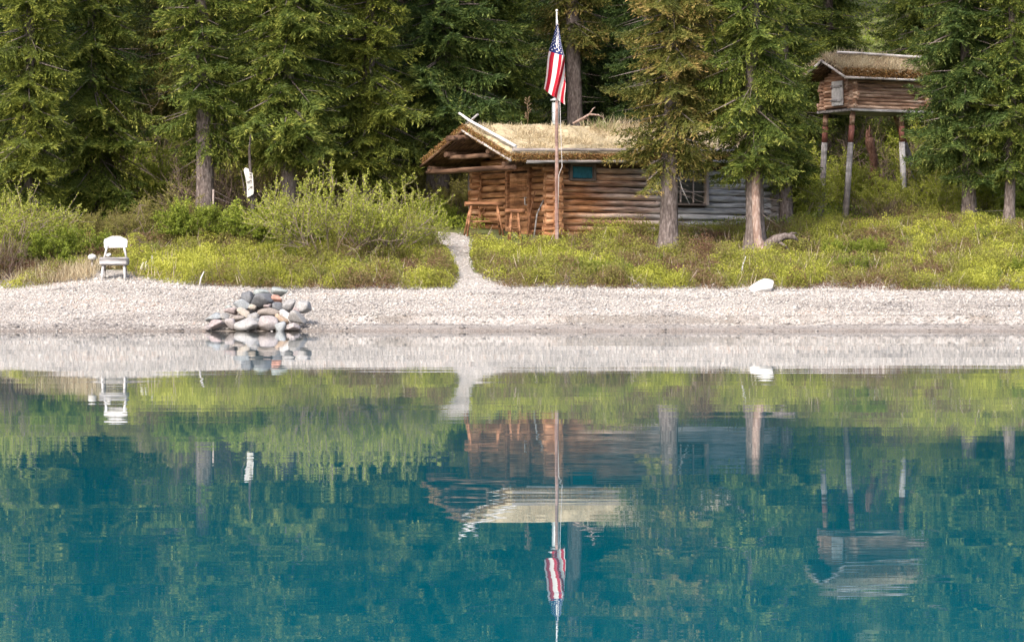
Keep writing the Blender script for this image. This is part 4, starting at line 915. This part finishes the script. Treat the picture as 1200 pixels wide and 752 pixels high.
# dark snag with the white board
X = PX(296, 73.6); z0 = gz(X, 73.6)
sn = MB().tube([(.08, 0, -.2), (.03, 0, .4), (0, 0, .95), (-.05, 0, 1.6), (-.08, 0, 2.2), (-.05, 0, 2.6)], [.07, .055, .05, .04, .03, .01], 8, .1).tube([(0, 0, .8), (-.2, .05, 1.2), (-.3, .1, 1.7)], [.03, .02, .006], 6)
tag(sn.build('dead_snag', M['bark_dark'], None, True, (X, 73.6, z0)), 'thin dark dead trunk behind the hanging white board', 'dead tree')
zt, zl = PZ(197, 73.45)-z0, PZ(230, 73.45)-z0; w = .115
prof = [(-w*1.25, zt-.05), (-w*.9, zt+.01), (-w*.2, zt-.02), (.0, zt-.1), (w*.7, zt-.13), (w*.8, zt-.3), (w*.9, zt-.55), (w*.75, zl+.05), (w*.1, zl), (-w*.55, zl-.03), (-w*.6, zl+.25), (-w*.8, zt-.25)]
mb = MB(); k = len(prof); mb.add([(x, -.03+.04*math.sin(z*7), z) for x, z in prof]+[(x, .01+.04*math.sin(z*7), z) for x, z in prof], [tuple(range(k-1, -1, -1)), tuple(range(k, 2*k))]+[(i, (i+1) % k, (i+1) % k+k, i+k) for i in range(k)])
X2 = PX(292.5, 73.45); wb = mb.build('white_board', M['boulder_white'], None, False, (X2, 73.45, z0)); tag(wb, 'irregular white weathered board hanging on a dark trunk between two spruces', 'board')
mb = MB()
for x, z, a_, l_ in ((.03, zt-.22, .5, .07), (.0, zt-.33, .45, .12), (.04, zt-.47, .3, .06), (-.02, zt-.52, .9, .05), (.03, zt-.15, .2, .05)):
    yy = -.03+.04*math.sin(z*7); mb.box((x, yy-.004, z), (l_, .01, .022), Matrix.Rotation(-a_, 3, 'Y'))
mb.build('dark_marks', M['bark_dark'], wb)
# boulder, driftwood, sticks
X = PX(893.5, 66.9); rock('boulder', (X, 66.9, gz(X, 66.9)+.06), (.66, .5, .46), M['boulder_white'], 42, label='smooth white boulder at the edge of the heath right of the cabin', cat='boulder', ang=.02)
q = P(905, 277, 72.0); q.z = gz(q.x, q.y)+.34
mb = MB().tube([(-.28, 0, -.35), (-.12, -.02, -.1), (.1, -.02, .05), (.32, 0, .13), (.5, 0, .11), (.62, 0, .02)], [.13, .14, .12, .09, .06, .02], 10, .14).tube([(.1, -.05, 0), (.3, -.1, -.1), (.42, -.1, -.25)], [.05, .03, .015], 8, .1).tube([(.3, 0, .1), (.48, .05, .2), (.6, .05, .2)], [.04, .03, .01], 8, .1)
tag(mb.build('driftwood_log', M['bark'], None, True, q), 'twisted grey dead log beside the stripped spruce trunk', 'log')
for (px, d, l, lab) in ((233, 67.0, .36, 'short pale stick standing tilted at the edge of the heath above the rock pile'), (868, 68.6, .5, 'thin pale stick poking out of the heath near the white boulder')):
    X = PX(px, d); tag(MB().tube([(0, 0, -.03), (.05, 0, l*.6), (.12, 0, l)], [.02, .017, .008], 7, .1).build('stick', M['pale_wood'], None, True, (X, d, gz(X, d))), lab, 'stick', 'pale sticks')

# ------------------------------------------------------------------ rock pile (zoomed coordinates of the photograph: 6.84 units a pixel)
RC = dict(dark=(.17, .175, .185), blue=(.33, .35, .36), grey=(.32, .31, .30), green=(.34, .37, .355), red=(.46, .25, .19), light=(.38, .37, .36), tan=(.44, .39, .33), mauve=(.36, .30, .29), pink=(.38, .34, .33), white=(.56, .55, .54), orange=(.45, .34, .25), brown=(.29, .25, .22))
for k_, c_ in RC.items():
    c_ = tuple(x*.82 for x in c_)
    m, t = newmat(k_+'_stone'); nn = noise(t, coords(t, (7, 7, 7)), 1, 5, .65); n5 = noise(t, coords(t, (30, 30, 30)), 1, 3)
    cc = ramp(t, nn, [(.3, tuple(x*.72 for x in c_)), (.7, tuple(min(1, x*1.25) for x in c_))]); cc = mix(t, .35, cc, ramp(t, n5, [(.35, tuple(x*.55 for x in c_)), (.6, tuple(min(1, x*1.3) for x in c_))]))
    finish(t, cc, .75, bump=nn, bstr=.7, bdist=.03); M['r_'+k_] = m
rocks = [(600, 225, 175, 125, 'dark', .15, 'large dark grey rock at the upper middle of the shoreline pile'),
 (425, 255, 155, 85, 'blue', .15, 'smooth blue-grey rock at the upper left of the pile'),
 (490, 190, 105, 95, 'dark', -.3, 'dark blotched rock at the top left of the pile'),
 (595, 152, 125, 55, 'green', 0, 'flat grey-green rock behind the large dark one at the top of the pile'),
 (738, 150, 125, 62, 'green', .1, 'grey-green rock at the top right of the pile'),
 (715, 207, 90, 55, 'red', .1, 'reddish rock beside the large dark one'),
 (935, 262, 135, 98, 'light', .2, 'pale grey rock standing apart at the upper right of the pile'),
 (812, 262, 100, 105, 'grey', .9, 'grey slab leaning right of the reddish rock'),
 (655, 325, 185, 72, 'brown', -.05, 'long grey-brown rock in the middle of the pile'),
 (447, 320, 112, 50, 'tan', .55, 'tilted tan rock in the middle left of the pile'),
 (222, 355, 160, 64, 'blue', -.1, 'flat blue-grey rock at the far left of the pile'),
 (342, 405, 92, 74, 'pink', 0, 'round pinkish rock at the lower left by the water'),
 (490, 412, 212, 102, 'light', .05, 'widest pale rock at the bottom of the pile'),
 (642, 412, 165, 108, 'pink', 0, 'pale pinkish rock at the bottom middle of the pile'),
 (793, 340, 72, 112, 'white', -.7, 'white egg-shaped rock tilted at the right of the pile'),
 (755, 372, 60, 98, 'orange', -.8, 'orange-tan rock under the white egg-shaped one'),
 (885, 362, 150, 82, 'grey', .42, 'grey wedge-shaped rock sloping to the right edge of the pile'),
 (735, 432, 85, 95, 'blue', .3, 'small streaked blue-white rock at the waterline'),
 (840, 432, 120, 55, 'pink', .1, 'flat pinkish rock at the right waterline of the pile'),
 (350, 302, 120, 50, 'mauve', .2, 'flat mauve rock below the blue-grey one'),
 (232, 412, 120, 62, 'mauve', 0, 'mauve rock below the far left flat rock'),
 (165, 432, 60, 42, 'pink', 0, 'small pink rock at the left end of the waterline'),
 (322, 275, 60, 36, 'green', .3, 'small grey-green rock at the left shoulder of the pile'),
 (512, 272, 70, 45, 'tan', .3, 'small tan rock wedged under the large dark one'),
 (722, 268, 90, 66, 'dark', 0, 'small dark rock below the reddish one'),
 (395, 362, 105, 55, 'brown', .2, 'brownish rock above the round pinkish one'),
 (535, 345, 110, 62, 'grey', .1, 'grey rock right of the tilted tan one'),
 (300, 350, 80, 45, 'grey', .1, 'small grey rock right of the far left flat rock'),
 (640, 268, 80, 45, 'mauve', .1, 'small mauve rock under the right side of the large dark one'),
 (560, 385, 70, 45, 'dark', 0, 'dark rock wedged between the two widest bottom rocks'),
 (870, 305, 80, 50, 'mauve', .1, 'mauve rock below the pale one standing apart')]
for k_, (zx, zy, zw, zh, cn, rt, lab) in enumerate(rocks):
    px = 220+zx/6.84; py = 320+zy/6.84; d = 63.0+max(0, (455-zy)/330)*1.25; s = d/F/6.84
    dep = min(zw, zh*1.6)*1.15*s
    rock('rock', P(px, py, d), (zw*s*1.12, dep*1.1, zh*s*1.34), M['r_'+cn], 200+k_, rt, label=lab+' on the beach' if 'pile' not in lab else lab, cat='rock', group='rocks of the shoreline pile')
# hidden core stones that carry the pile
for k_, (px, d, z, w) in enumerate([(291, 63.9, .1, .9), (312, 64.2, .2, .9), (272, 63.8, .05, .7), (304, 64.3, .42, .62), (330, 64.0, .12, .7)]):
    rock('rock', (PX(px, d), d, z+.03), (w, .62, w*.55), M['r_brown'], 300+k_, label='dull brown rock buried '+['in the middle of the pile behind the widest pale rock', 'deep behind the long grey-brown rock of the pile', 'behind the small rocks at the left of the pile', 'high in the pile behind the large dark grey rock', 'at the right of the pile behind the orange-tan rock'][k_], cat='rock', group='buried rocks of the shoreline pile')
